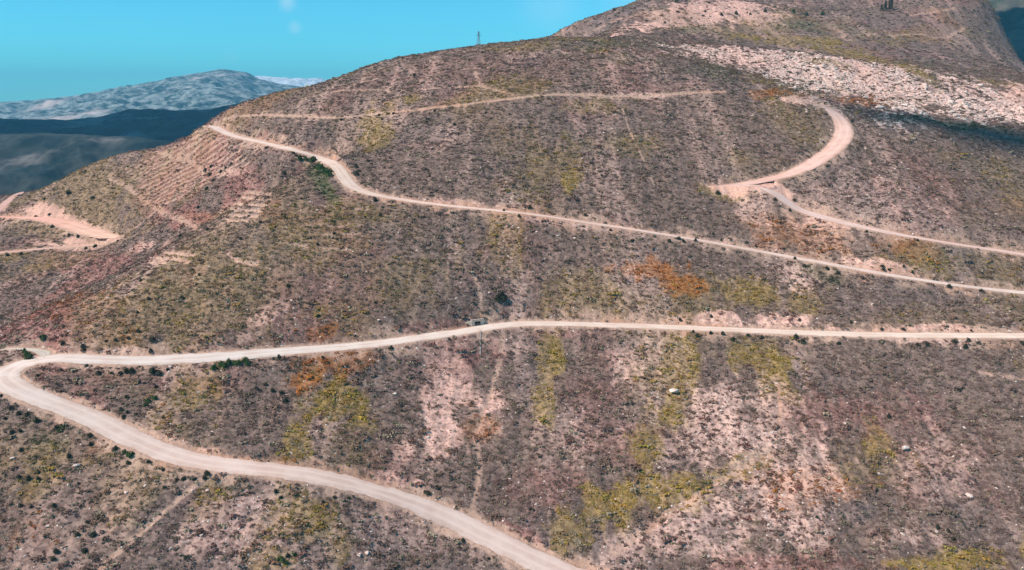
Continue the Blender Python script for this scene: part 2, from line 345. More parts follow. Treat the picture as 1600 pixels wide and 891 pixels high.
# ------------------------------------------------------------------ terrain mesh
def graded_axis(knots):
    out = []
    for (a, b, n) in knots: out.append(np.linspace(a, b, n, endpoint=False))
    out.append([knots[-1][1]]); return np.concatenate(out)
th = np.radians(graded_axis([(-80, -38, 60), (-38, 38, 1500), (38, 80, 60)]))
rr = np.concatenate([np.linspace(12, 130, 50, endpoint=False), np.geomspace(130, 470, 950, endpoint=False), np.geomspace(470, 860, 260, endpoint=False), np.geomspace(860, 1500, 50)]) * S
NR, NT = len(rr), len(th)
RG, TG = np.meshgrid(rr, th, indexing='ij')
X = (RG * np.sin(TG)); Y = (RG * np.cos(TG))
XF, YF = X.ravel(), Y.ravel()
Z = base(XF, YF).astype(np.float64)
def relief(x, y):
    """gullies running down the fall line, hummocks and small roughness"""
    k = sstep(80, 240, np.hypot(x, y))
    g = fbm(x / 17 + .5 * fbm(x / 60, y / 60, 2, 3), y / 75, 4, 401)
    rid = 1 - np.abs(fbm((x + 14 * fbm(x / 40, y / 40, 2, 79)) / 60, y / 150 + 7, 2, 77)) * 2.6
    z = 1.3 * g - 1.1 * sstep(.45, 1.0, rid) * sstep(-.2, .5, fbm(x / 90, y / 90, 2, 78)) + .9 * fbm(x / 9, y / 9, 4, 211) + .22 * fbm(x / 2.2, y / 2.2, 3, 331)
    return z * k
REL = relief(XF, YF)
# crags under the limestone outcrop
SCAR_P = []
for uv, hw in SCARS: SCAR_P.append((resample(cast(densify(uv, 5)), 1.5), hw, 1.5 if len(uv) == 3 and 230 < uv[0][0] < 385 else 1.0))
for uv, hw in FURROWS: SCAR_P.append((resample(cast(densify(uv, 5)), 1.5), hw * 1.15, 1.15))
def near_line(P, reach):
    """yields (flat indices, distance, z on line, fraction along) near a polyline, using the fan layout of the grid"""
    best = {}
    D = np.full((NR, NT), 1e9, np.float32); ZL = np.zeros((NR, NT), np.float32); A = np.zeros((NR, NT), np.float32)
    step = 3
    i0, i1, j0, j1 = NR, 0, NT, 0
    for s in range(0, len(P) - 1, step):
        q = P[s:min(s + step + 1, len(P))]
        if len(q) < 2: continue
        lo, hi = q[:, :2].min(0) - reach, q[:, :2].max(0) + reach
        cx = np.array([lo[0], lo[0], hi[0], hi[0]]); cy = np.array([lo[1], hi[1], lo[1], hi[1]])
        cr, ct = np.hypot(cx, cy), np.arctan2(cx, cy)
        a, b = np.searchsorted(rr, [cr.min() - 1, cr.max() + 1]); c, d = np.searchsorted(th, [ct.min(), ct.max()])
        if b <= a or d <= c: continue
        xs, ys = X[a:b, c:d], Y[a:b, c:d]
        Ds, Zs, As = D[a:b, c:d], ZL[a:b, c:d], A[a:b, c:d]
        for k in range(len(q) - 1):
            p0, p1 = q[k], q[k + 1]; e = p1 - p0; L2 = e[0] ** 2 + e[1] ** 2 + 1e-9
            t = np.clip(((xs - p0[0]) * e[0] + (ys - p0[1]) * e[1]) / L2, 0, 1)
            dd = np.hypot(xs - p0[0] - t * e[0], ys - p0[1] - t * e[1])
            m = dd < Ds
            Ds[m] = dd[m]; Zs[m] = (p0[2] + t * e[2])[m]; As[m] = (s + k + t)[m] if False else (s + k + t[m])
    idx = np.nonzero(D.ravel() < reach)[0]
    return idx, D.ravel()[idx], ZL.ravel()[idx], A.ravel()[idx]
BARE = np.zeros(XF.size, np.float32)      # exposed earth on verges and cut banks
ROADM = np.zeros(XF.size, np.float32)     # graded surface: no plants
ZB = Z.copy(); Z = Z + REL
edge = fbm(XF / 3.2, YF / 3.2, 3, 611)
edge2 = fbm(XF / 11, YF / 11, 3, 617)
for P, hw, amt in SCAR_P:
    idx, d, zl, a = near_line(P, 5.0)
    if not len(idx): continue
    w = hw * (1 + .7 * edge[idx]) + .2
    m = 1 - sstep(w * .6, w * 1.8 + .3, d)
    br = sstep(-.45, .1, edge2[idx] + .25)
    BARE[idx] = np.maximum(BARE[idx], np.minimum(1, m * amt * .62 * np.maximum(br, .5 if amt > 1 else 0)))
    Z[idx] -= .5 * m * min(1, hw) * (2 if amt > 1 else 1)
EDGE = np.full(XF.size, 99., np.float32)
WS = np.zeros(XF.size, np.float32); WZ = np.zeros(XF.size, np.float64); MAJOR = np.zeros(XF.size, bool)
for key, (P, hw) in ROADS.items():
    idx, d, zl, a = near_line(P, 24.0)
    if not len(idx): continue
    w = np.interp(a, np.arange(len(hw)), hw) + .35
    e = np.maximum(d - w, 0)
    ww = 1 / (e + .35) ** 3
    WS[idx] += ww; WZ[idx] += ww * zl
    closer = e < EDGE[idx]
    MAJOR[idx[closer]] = key in ('main', 'upper')
    EDGE[idx] = np.minimum(EDGE[idx], e)
idx = np.nonzero(WS > 0)[0]
e = EDGE[idx]; zl = WZ[idx] / WS[idx]; strong = MAJOR[idx]
wiggle = 1 + .35 * edge2[idx]
far_ = np.maximum(e - 5, 0) ** 1.5 * .25
up = zl - .12 + e * .93 * wiggle + far_; dn = zl - .12 - e * .61 * np.maximum(wiggle, .9) - far_
z0 = ZB[idx] + (Z[idx] - ZB[idx]) * sstep(2, 16, e)
znew = np.clip(z0, dn, up)
exposed = sstep(.03, .5, np.abs(znew - z0)) * (1 - sstep(2.5, 8, e + 2.5 * edge[idx])) * np.where(strong, 1, .8)
verge = (1 - sstep(.1, 1.3 + 1.0 * edge[idx], e)) * .85
BARE[idx] = np.maximum(BARE[idx], np.maximum(exposed * sstep(-.25, .55, edge[idx] + .9 * edge2[idx]) * .85, verge))
ROADM[idx] = np.maximum(ROADM[idx], 1 - sstep(.0, .5, e))
Z[idx] = znew + (.10 * edge[idx] + .18 * edge2[idx]) * sstep(.2, 3, e) * exposed
Zb = Z.reshape(NR, NT).copy()                # slumped, softened banks
for _ in range(10):
    q = np.pad(Zb, 2, mode='edge')
    Zb = (q[:-4, 2:-2] + q[4:, 2:-2] + q[2:-2, :-4] + q[2:-2, 4:] + 2 * q[1:-3, 2:-2] + 2 * q[3:-1, 2:-2] + 2 * q[2:-2, 1:-3] + 2 * q[2:-2, 3:-1]) / 12
mk = sstep(.15, .9, EDGE) * (1 - sstep(14, 20, EDGE)) * (1 - ROADM)
Z = Z * (1 - mk) + Zb.ravel() * mk
WG = patch_weights(XF, YF)
BARE = np.maximum(BARE, np.minimum(1, WG[10] * 1.0)); PINK = WG[10][:, None]
colr = np.zeros((XF.size, 4), np.float32); colr[:, 3] = 1
colr[:, :3] = WG.T @ PALETTE
COVER = (WG.T @ PLANT_DENS)
orange = sstep(.0, .5, fbm(XF / 20, YF / 20, 3, 881))[:, None]
bare_col = np.array([.58, .355, .25], np.float32) * (1 - orange) + np.array([.56, .30, .19], np.float32) * orange
bare_col = bare_col * (1 - PINK) + PALETTE[10] * PINK
colr[:, :3] = colr[:, :3] * (1 - BARE[:, None]) + bare_col * BARE[:, None]
COVER = COVER * (1 - .93 * BARE) * (1 - ROADM)
LIME = WG[5]
Z += LIME * (1.6 * fbm(XF / 6, YF / 6, 4, 901) + .5 * np.abs(fbm(XF / 2, YF / 2, 2, 909)))
ZG = Z.reshape(NR, NT)
def ground(x, y):
    """height of the finished terrain mesh"""
    x = np.asarray(x, float); y = np.asarray(y, float)
    r, t = np.hypot(x, y), np.arctan2(x, y)
    fi = np.clip(np.interp(r, rr, np.arange(NR)), 0, NR - 1.001); fj = np.clip(np.interp(t, th, np.arange(NT)), 0, NT - 1.001)
    i, j = fi.astype(int), fj.astype(int); fi -= i; fj -= j
    return (ZG[i, j] * (1 - fi) * (1 - fj) + ZG[i + 1, j] * fi * (1 - fj) + ZG[i, j + 1] * (1 - fi) * fj + ZG[i + 1, j + 1] * fi * fj)
def sample(arr, x, y):
    r, t = np.hypot(x, y), np.arctan2(x, y)
    i = np.clip(np.rint(np.interp(r, rr, np.arange(NR))).astype(int), 0, NR - 1); j = np.clip(np.rint(np.interp(t, th, np.arange(NT))).astype(int), 0, NT - 1)
    return arr.reshape((NR, NT) + arr.shape[1:])[i, j]

def grid_mesh(name, verts, nr, nt, attrs=None, color=None, smooth_shade=True):
    me = bpy.data.meshes.new(name)
    i = np.arange(nr - 1)[:, None] * nt + np.arange(nt - 1)[None]
    q = np.stack([i, i + nt, i + nt + 1, i + 1], -1).reshape(-1, 4)[:, ::-1]
    me.vertices.add(len(verts)); me.vertices.foreach_set('co', verts.astype(np.float32).ravel())
    me.loops.add(q.size); me.loops.foreach_set('vertex_index', q.astype(np.int32).ravel())
    me.polygons.add(len(q)); me.polygons.foreach_set('loop_start', np.arange(0, q.size, 4, dtype=np.int32))
    me.polygons.foreach_set('use_smooth', np.full(len(q), smooth_shade))
    me.update()
    if color is not None:
        a = me.color_attributes.new('tone', 'FLOAT_COLOR', 'POINT'); a.data.foreach_set('color', color.astype(np.float32).ravel())
    for k, v in (attrs or {}).items():
        a = me.attributes.new(k, 'FLOAT', 'POINT'); a.data.foreach_set('value', v.astype(np.float32).ravel())
    return me
def link(name, me, mat=None, parent=None, **props):
    o = bpy.data.objects.new(name, me); COL.objects.link(o)
    if mat is not None: me.materials.clear(); me.materials.append(mat)
    if parent is not None: o.parent = parent
    for k, v in props.items(): o[k] = v
    return o

# ------------------------------------------------------------------ materials
def new_mat(name, rough=.9):
    m = bpy.data.materials.new(name); m.use_nodes = True
    b = m.node_tree.nodes['Principled BSDF']; b.inputs['Roughness'].default_value = rough
    b.inputs['Specular IOR Level'].default_value = .15
    return m, m.node_tree.nodes, m.node_tree.links, b
def mix(n, l, fac, c1, c2, mode='MIX'):
    m = n.new('ShaderNodeMixRGB'); m.blend_type = mode
    for s, v in zip(('Fac', 'Color1', 'Color2'), (fac, c1, c2)):
        if hasattr(v, 'is_output'): l.new(v, m.inputs[s])
        else: m.inputs[s].default_value = v if s == 'Fac' else (*v, 1)
    return m.outputs[0]
def noise(n, l, vec, scale, detail=4, rough=.55, dist=0):
    t = n.new('ShaderNodeTexNoise'); t.inputs['Scale'].default_value = scale; t.inputs['Detail'].default_value = detail
    t.inputs['Roughness'].default_value = rough; t.inputs['Distortion'].default_value = dist
    l.new(vec, t.inputs['Vector']); return t.outputs['Fac']
def ramp(n, l, fac, a, b, lo=0., hi=1.):
    r = n.new('ShaderNodeMapRange'); r.interpolation_type = 'SMOOTHSTEP'; l.new(fac, r.inputs['Value'])
    r.inputs['From Min'].default_value = a; r.inputs['From Max'].default_value = b
    r.inputs['To Min'].default_value = lo; r.inputs['To Max'].default_value = hi; return r.outputs[0]

ground_mat, n, l, b = new_mat('stony_ground', .95)
tcg = n.new('ShaderNodeTexCoord').outputs['Object']
att = n.new('ShaderNodeAttribute'); att.attribute_name = 'tone'
cov = n.new('ShaderNodeAttribute'); cov.attribute_name = 'cover'
bare = n.new('ShaderNodeAttribute'); bare.attribute_name = 'bare'
f1 = noise(n, l, tcg, .45, 5, .62)
f2 = noise(n, l, tcg, 1.5, 3, .6)
litter = ramp(n, l, f1, .42, .60)                       # leaf litter and lichen between lighter stony gaps
c_dark = mix(n, l, 1., att.outputs['Color'], (.74, .72, .72), 'MULTIPLY')
c_lite = mix(n, l, 1., att.outputs['Color'], (1.25, 1.25, 1.25), 'MULTIPLY')
c = mix(n, l, litter, c_dark, c_lite)
inv = n.new('ShaderNodeMath'); inv.operation = 'SUBTRACT'; inv.inputs[0].default_value = 1; l.new(bare.outputs['Fac'], inv.inputs[1])
c = mix(n, l, bare.outputs['Fac'], c, att.outputs['Color'])
stones = ramp(n, l, f2, .60, .68)
c = mix(n, l, stones, c, mix(n, l, .55, att.outputs['Color'], (.62, .50, .43)))
pits = ramp(n, l, noise(n, l, tcg, .9, 3, .6), .36, .44, .45, 0)
c = mix(n, l, pits, c, (.07, .055, .05))
mp = n.new('ShaderNodeMapping'); mp.inputs['Scale'].default_value = (.30, .028, .028); l.new(tcg, mp.inputs['Vector'])
stv = ramp(n, l, noise(n, l, mp.outputs[0], 1.0, 5, .6, .6), .40, .62)
c = mix(n, l, 1., c, mix(n, l, stv, (.86, .86, .87), (1.14, 1.12, 1.11)), 'MULTIPLY')
l.new(c, b.inputs['Base Color'])
bm_ = n.new('ShaderNodeBump'); bm_.inputs['Strength'].default_value = .8; bm_.inputs['Distance'].default_value = .5
l.new(noise(n, l, tcg, .8, 6, .65), bm_.inputs['Height']); l.new(bm_.outputs[0], b.inputs['Normal'])

hill = grid_mesh('terrain', np.stack([XF, YF, Z], 1), NR, NT, {'cover': COVER, 'bare': BARE}, colr)
hill_o = link('terrain', hill, ground_mat, kind='structure')

road_mat, n, l, b = new_mat('dirt_road', .95)
tcr = n.new('ShaderNodeTexCoord').outputs['Object']
across = n.new('ShaderNodeAttribute'); across.attribute_name = 'across'
seg = n.new('ShaderNodeAttribute'); seg.attribute_name = 'tone'
r1 = noise(n, l, tcr, .12, 4, .6); r2 = noise(n, l, tcr, 2.2, 5, .7)
c = mix(n, l, ramp(n, l, r1, .35, .68), seg.outputs['Color'], mix(n, l, 1., seg.outputs['Color'], (.86, .80, .76), 'MULTIPLY'))
c = mix(n, l, ramp(n, l, r2, .45, .75, 0, .35), c, (.50, .38, .32))
# wheel tracks: two paler compacted bands
wv = n.new('ShaderNodeMath'); wv.operation = 'ABSOLUTE'; l.new(across.outputs['Fac'], wv.inputs[0])
tr = n.new('ShaderNodeMath'); tr.operation = 'SUBTRACT'; l.new(wv.outputs[0], tr.inputs[0]); tr.inputs[1].default_value = .36
ta = n.new('ShaderNodeMath'); ta.operation = 'ABSOLUTE'; l.new(tr.outputs[0], ta.inputs[0])
c = mix(n, l, ramp(n, l, ta.outputs[0], .05, .22, .42, 0), c, mix(n, l, 1., seg.outputs['Color'], (1.12, 1.14, 1.14), 'MULTIPLY'))
sm = n.new('ShaderNodeMath'); sm.operation = 'ADD'; l.new(wv.outputs[0], sm.inputs[0]); l.new(noise(n, l, tcr, .55, 5, .7), sm.inputs[1])
c = mix(n, l, ramp(n, l, sm.outputs[0], 1.2, 1.55, 0, .6), c, mix(n, l, 1., seg.outputs['Color'], (.66, .60, .55), 'MULTIPLY'))
l.new(c, b.inputs['Base Color'])
bp = n.new('ShaderNodeBump'); bp.inputs['Strength'].default_value = .4; bp.inputs['Distance'].default_value = .15
l.new(r2, bp.inputs['Height']); l.new(bp.outputs[0], b.inputs['Normal'])

TONES = {'main': ((.78,.58,.49), (.80,.60,.50), (.72,.62,.55), (.80,.62,.50), (.84,.66,.53), (.84,.67,.55)), 'upper': ((.78,.62,.54), (.80,.61,.49), (.80,.58,.48), (.84,.68,.58), (.84,.70,.61)),
 'spur': ((.62,.56,.47), (.60,.50,.42)), 'hairpin': ((.72,.48,.40), (.74,.47,.38)), 'terrace': ((.86,.60,.50), (.82,.56,.47)), 'apron': ((.74,.47,.38), (.74,.47,.38)), 'ridge': ((.50,.34,.26), (.56,.42,.32)),
 'pad': ((.82,.43,.34), (.84,.47,.36), (.84,.56,.41)), 'loop': ((.66,.45,.34), (.66,.40,.33)), 'shoulder': ((.66,.40,.33), (.60,.40,.33))}
NAMES = {'apron': 'dirt_track', 'main': 'dirt_road', 'upper': 'dirt_road', 'spur': 'dirt_track', 'hairpin': 'dirt_track', 'terrace': 'dirt_track', 'ridge': 'dirt_track', 'pad': 'dirt_track', 'loop': 'dirt_track', 'shoulder': 'dirt_track'}
LIFT = {'apron': .03, 'main': .0, 'upper': .0, 'spur': .01, 'hairpin': .01, 'terrace': .0, 'ridge': .0, 'pad': .0, 'loop': .012, 'shoulder': .02}
for key, (P, hw) in ROADS.items():
    T = np.gradient(P[:, :2], axis=0); T /= np.linalg.norm(T, axis=1)[:, None] + 1e-9
    Nn = np.stack([T[:, 1], -T[:, 0]], 1)
    K = 13; fr = np.linspace(-1, 1, K)
    s = np.arange(len(P)) * 1.5
    wl_ = hw * (1 + .16 * fbm(s / 9, s * 0 + 3, 3, 41) + .12 * fbm(s / 2.4, s * 0 + 8, 2, 43)); wr_ = hw * (1 + .16 * fbm(s / 9, s * 0 + 13, 3, 47) + .12 * fbm(s / 2.4, s * 0 + 9, 2, 44))
    taper = np.minimum(1, np.minimum(np.arange(len(P)) + .3, len(P) - np.arange(len(P)) - .7) / 5.0)
    wl_ *= taper; wr_ *= taper
    V = []
    for f in fr:
        off = np.where(f < 0, f * wl_, f * wr_)
        xy = P[:, :2] + Nn * off[:, None]
        rut = -.05 * math.exp(-((abs(f) - .36) / .12) ** 2) + .03 * (1 - f * f)
        z = P[:, 2] - .02 + LIFT[key] + rut + .02 * fbm(xy[:, 0] / 1.2, xy[:, 1] / 1.2, 2, 5) - (.16 if abs(f) == 1 else 0)
        V.append(np.stack([xy[:, 0], xy[:, 1], z], 1))
    V = np.stack(V, 1).reshape(-1, 3)
    tn = np.clip(np.array(TONES[key]) * np.array([1.06, 1.02, .99]), 0, .90); tt = np.linspace(0, 1, len(tn)); q = np.linspace(0, 1, len(P))
    cc = np.stack([np.interp(q, tt, tn[:, k]) for k in range(3)], 1)
    cc = np.repeat(cc[:, None], K, 1).reshape(-1, 3); cc = np.hstack([cc, np.ones((len(cc), 1))])
    me = grid_mesh(NAMES[key], V, len(P), K, {'across': np.tile(fr, len(P))}, cc)
    me.flip_normals() if me.polygons[len(me.polygons) // 2].normal.z < 0 else None
    link(NAMES[key], me, road_mat, kind='structure')

# ------------------------------------------------------------------ far hills, far mountain, valley floor
def ridge_land(name, prof, D, depth_front, depth_back, foot, mat, seed, rough, nu=500, nv=160, freq=1.0, extra=None):
    """a range of hills whose crest passes the given sightings at distance D"""
    prof = np.array(prof, float)
    us = np.linspace(prof[0, 0], prof[-1, 0], nu); vsn = np.interp(us, prof[:, 0], prof[:, 1])
    vsn = smooth(vsn[:, None], 7)[:, 0]
    Dm = np.interp(us, prof[:, 0], prof[:, 2]) if prof.shape[1] > 2 else np.full(nu, D)
    a, b_ = ray(us, vsn)
    cx, cy, cz = a * Dm, Dm, b_ * Dm + CAMZ
    t = np.concatenate([np.linspace(-1, 0, nv * 3 // 4, endpoint=False), np.linspace(0, 1, nv // 4)])
    V = np.zeros((len(t), nu, 3), np.float64)
    for i, tt in enumerate(t):
        dist = tt * (depth_front if tt < 0 else depth_back)
        k = (1 - abs(tt)) ** 1.15 if tt < 0 else (1 - tt) ** 1.5
        x = cx + a * dist; y = cy + dist
        z = foot + (cz - foot) * k
        L = rough
        sp = (1 - np.abs(fbm(x / (L * 6 * freq), y / (L * 11 * freq), 6, seed, .55)) * 2) * L * 1.0
        env = math.sin(math.pi * min(1, abs(tt) ** .6)) if abs(tt) > 0 else 0
        z = z + (sp - .4 * L) * env + L * .10 * fbm(x / (L * 1.2), y / (L * 1.2), 4, seed + 5) * min(1, k * 3)
        V[i, :, 0], V[i, :, 1], V[i, :, 2] = x, y, z
    return V
def far_material(name, dark, light, a, b2, scale, third=None, ta_=.6, tb_=.66, s3=.2):
    m, n, l, b = new_mat(name, .95)
    v = n.new('ShaderNodeTexCoord').outputs['Object']
    f = noise(n, l, v, scale, 8, .65, .5)
    c = mix(n, l, ramp(n, l, f, a, b2), dark, light)
    if third: c = mix(n, l, ramp(n, l, noise(n, l, v, scale * s3, 5, .6), ta_, tb_), c, third)
    l.new(c, b.inputs['Base Color']); return m
mt_mat = far_material('far_mountain_rock', (.025, .055, .055), (.34, .37, .34), .40, .62, .011, (.62, .48, .42), .54, .68, .12)
wood_mat = far_material('far_woodland', (.008, .018, .022), (.045, .050, .045), .4, .62, .012, (.17, .145, .13), .52, .66, .35)
brown_mat = far_material('far_dry_slope', (.05, .06, .04), (.13, .11, .085), .4, .62, .012)
snow_mat = far_material('snowy_peak', (.40, .40, .42), (.85, .85, .86), .38, .5, .01)
V = ridge_land('mountain', [(-500,215),(-250,190),(0,164),(60,157),(120,151),(160,144),(220,131),(262,123),(300,117),(325,112),(345,109),(372,111),(388,115),(402,123),(440,131),(470,136),(510,142),(600,150),(800,170),(1100,190)],
    9000, 4200, 2500, 60, mt_mat, 3, 120, nu=620, nv=200)
link('mountain', grid_mesh('mountain', V.reshape(-1, 3), V.shape[0], V.shape[1]), mt_mat, kind='structure')
V = ridge_land('snow_peak', [(300,170),(380,124),(402,118),(425,120),(450,122),(475,123),(492,122),(507,125),(540,133),(600,140),(750,160)], 15000, 3500, 2500, 150, snow_mat, 13, 120, nu=300, nv=90)
link('mountain', grid_mesh('mountain', V.reshape(-1, 3), V.shape[0], V.shape[1]), snow_mat, kind='structure')
V = ridge_land('hills', [(-500,175),(-200,184),(0,186),(60,187),(110,188),(150,184),(205,171),(260,172),(320,172),(370,162),(420,152),(470,143),(520,142),(600,150),(760,165),(900,175)],
    3400, 1700, 1200, 30, wood_mat, 31, 50, nu=500, nv=170)
link('hills', grid_mesh('hills', V.reshape(-1, 3), V.shape[0], V.shape[1]), wood_mat, kind='structure')
V = ridge_land('hills', [(-500,215),(-100,222),(0,210),(60,207),(130,210),(200,213),(260,220),(330,232),(420,250),(600,280)],
    2100, 800, 500, 40, wood_mat, 51, 30, nu=400, nv=120)
link('hills', grid_mesh('hills', V.reshape(-1, 3), V.shape[0], V.shape[1]), wood_mat, kind='structure')
V = ridge_land('hills', [(1300,40),(1400,0),(1480,-40),(1560,-60),(1700,-70),(1900,-50),(2100,0)],
    2600, 1200, 700, 60, brown_mat, 61, 45, nu=300, nv=120)
link('hills', grid_mesh('hills', V.reshape(-1, 3), V.shape[0], V.shape[1]), brown_mat, kind='structure')
g = 30
gx, gy = np.meshgrid(np.linspace(-16000, 16000, g), np.linspace(-2500, 21000, g), indexing='ij')
me = grid_mesh('valley_ground', np.stack([gx.ravel(), gy.ravel(), np.full(gx.size, 20.0)], 1), g, g)
if me.polygons[0].normal.z < 0: me.flip_normals()
link('ground', me, wood_mat, kind='structure')

# ------------------------------------------------------------------ low scrub: a cover nobody could count
def mesh_from(name, V, Fc, smooth_shade=False):
    me = bpy.data.meshes.new(name); me.from_pydata([tuple(v) for v in V], [], [tuple(f) for f in Fc])
    if smooth_shade: me.polygons.foreach_set('use_smooth', [True] * len(me.polygons))
    me.update(); return me
def leaf_clump(seed, n, r, h, leaf, spread=.5, stems=0, up=.35):
    """many small leaf faces through a squat, uneven volume, on a few woody stems"""
    g = np.random.default_rng(seed); V = []; Fc = []; mats = []
    lobes = [(g.normal(0, spread * r, 2), g.uniform(.45, .8) * r, g.uniform(.55, 1.) * h) for _ in range(5)]
    for k in range(n):
        (c, lr, lh) = lobes[g.integers(5)]
        d = g.normal(size=3); d /= np.linalg.norm(d); d[2] = abs(d[2])
        rad = g.uniform(.55, 1.0) ** .5
        p = np.array([c[0] + d[0] * lr * rad, c[1] + d[1] * lr * rad, d[2] * lh * rad])
        nrm = d + g.normal(0, .55, 3); nrm[2] += up; nrm /= np.linalg.norm(nrm)
        a = np.cross(nrm, g.normal(size=3)); a /= np.linalg.norm(a); b_ = np.cross(nrm, a)
        s1, s2 = leaf * g.uniform(.6, 1.3), leaf * g.uniform(.35, .8)
        i = len(V); V += [p - a * s1, p - b_ * s2, p + a * s1, p + b_ * s2]; Fc.append((i, i + 1, i + 2, i + 3)); mats.append(0)
    for k in range(stems):
        an = g.uniform(0, 6.28); t = np.array([math.cos(an) * r * .5, math.sin(an) * r * .5, h * .6]); w = .035 * r + .012
        i = len(V)
        for q in range(3): V.append((w * math.cos(q * 2.1), w * math.sin(q * 2.1), -.15))
        for q in range(3): V.append((t[0] + w * .4 * math.cos(q * 2.1), t[1] + w * .4 * math.sin(q * 2.1), t[2]))
        for q in range(3): Fc.append((i + q, i + (q + 1) % 3, i + 3 + (q + 1) % 3, i + 3 + q)); mats.append(1)
    return V, Fc, mats
scrub_mat, n, l, b = new_mat('scrub_leaves', .9)
at = n.new('ShaderNodeAttribute'); at.attribute_type = 'INSTANCER'; at.attribute_name = 'leafcol'
vv = n.new('ShaderNodeTexCoord').outputs['Object']
l.new(mix(n, l, noise(n, l, vv, 2.5, 2), mix(n, l, 1., at.outputs['Color'], (.8, .8, .8), 'MULTIPLY'), mix(n, l, 1., at.outputs['Color'], (1.35, 1.32, 1.3), 'MULTIPLY')), b.inputs['Base Color'])
hidden = bpy.data.collections.new('scrub_kinds')
for k in range(6):
    V, Fc, _ = leaf_clump(100 + k, (46, 60, 40, 52, 34, 44)[k], (.62, .7, .55, .66, .5, .6)[k], (.34, .40, .30, .48, .24, .26)[k], (.17, .19, .16, .17, .2, .22)[k])
    me = mesh_from('scrub_plant', V, Fc); me.materials.append(scrub_mat)
    hidden.objects.link(bpy.data.objects.new('scrub_plant.%03d' % k, me))
def scatter(r0, r1, dens, half_deg):
    area = math.radians(half_deg) * (r1 ** 2 - r0 ** 2)
    m = int(area * dens)
    r = np.sqrt(rng.uniform(r0 ** 2, r1 ** 2, m)); t = rng.uniform(-math.radians(half_deg), math.radians(half_deg), m)
    return r * np.sin(t), r * np.cos(t)
parts = [scatter(190, 420, 1.05, 38), scatter(420, 620, .75, 37), scatter(620, 900, .40, 36), scatter(900, 1400, .10, 36)]
xs = np.concatenate([p[0] for p in parts]); ys = np.concatenate([p[1] for p in parts])
far_k = np.concatenate([np.full(len(p[0]), f) for p, f in zip(parts, (1.0, 1.1, 1.3, 1.9))])
dens = sample(COVER, xs, ys)
clump = .55 + .9 * sstep(-.35, .35, fbm(xs / 3.3, ys / 3.3, 3, 771)) * 1.0
keep = rng.random(len(xs)) < dens * clump * .62
xs, ys, far_k = xs[keep], ys[keep], far_k[keep]
zs = ground(xs, ys)
Wp = sample(WG.T.copy(), xs, ys)
kind = (Wp.cumsum(1) > rng.random(len(xs))[:, None]).argmax(1)
lc = PLANT[kind] * .65 + (Wp @ PLANT) * .35
lc = lc * rng.uniform(.84, 1.22, (len(xs), 1)) * (1 + rng.normal(0, .06, (len(xs), 3)))
straw = rng.random(len(xs)) < .13
lc[straw] = np.array([.34, .26, .17]) * rng.uniform(.7, 1.2, (straw.sum(), 1))
size = rng.lognormal(-.16, .44, len(xs)) * far_k
size = np.clip(size, .3, 3.2)
me = bpy.data.meshes.new('scrub')
me.vertices.add(len(xs)); me.vertices.foreach_set('co', np.stack([xs, ys, zs - .05], 1).astype(np.float32).ravel())
a = me.attributes.new('leafcol', 'FLOAT_COLOR', 'POINT'); a.data.foreach_set('color', np.hstack([np.clip(lc, .01, 1), np.ones((len(xs), 1))]).astype(np.float32).ravel())
a = me.attributes.new('size', 'FLOAT', 'POINT'); a.data.foreach_set('value', size.astype(np.float32))
a = me.attributes.new('turn', 'FLOAT_VECTOR', 'POINT'); a.data.foreach_set('vector', np.stack([rng.normal(0, .12, len(xs)), rng.normal(0, .12, len(xs)), rng.uniform(0, 6.28, len(xs))], 1).astype(np.float32).ravel())
pick = np.where(np.isin(kind, (1, 2)), rng.integers(3, 6, len(xs)), rng.integers(0, 6, len(xs)))
a = me.attributes.new('pick', 'INT', 'POINT'); a.data.foreach_set('value', pick.astype(np.int32))
scrub = link('scrub', me, kind='stuff', label='low grey, olive and rust coloured scrub covering the whole hillside', category='scrub')
ng = bpy.data.node_groups.new('scrub_cover', 'GeometryNodeTree')
ng.interface.new_socket('Geometry', in_out='INPUT', socket_type='NodeSocketGeometry')
ng.interface.new_socket('Geometry', in_out='OUTPUT', socket_type='NodeSocketGeometry')
N_ = ng.nodes; L_ = ng.links
gi = N_.new('NodeGroupInput'); go = N_.new('NodeGroupOutput')
m2p = N_.new('GeometryNodeMeshToPoints'); iop = N_.new('GeometryNodeInstanceOnPoints'); ci = N_.new('GeometryNodeCollectionInfo')
ci.inputs['Collection'].default_value = hidden; ci.inputs['Separate Children'].default_value = True; ci.inputs['Reset Children'].default_value = True
def named(nm, tp):
    q = N_.new('GeometryNodeInputNamedAttribute'); q.data_type = tp; q.inputs['Name'].default_value = nm; return q.outputs['Attribute']
L_.new(gi.outputs[0], m2p.inputs['Mesh']); L_.new(m2p.outputs[0], iop.inputs['Points']); L_.new(ci.outputs[0], iop.inputs['Instance'])
iop.inputs['Pick Instance'].default_value = True
L_.new(named('pick', 'INT'), iop.inputs['Instance Index']); L_.new(named('size', 'FLOAT'), iop.inputs['Scale'])
e2r = N_.new('FunctionNodeEulerToRotation'); L_.new(named('turn', 'FLOAT_VECTOR'), e2r.inputs[0]); L_.new(e2r.outputs[0], iop.inputs['Rotation'])
L_.new(iop.outputs[0], go.inputs[0])
md = scrub.modifiers.new('cover', 'NODES'); md.node_group = ng
print('scrub plants', len(xs))

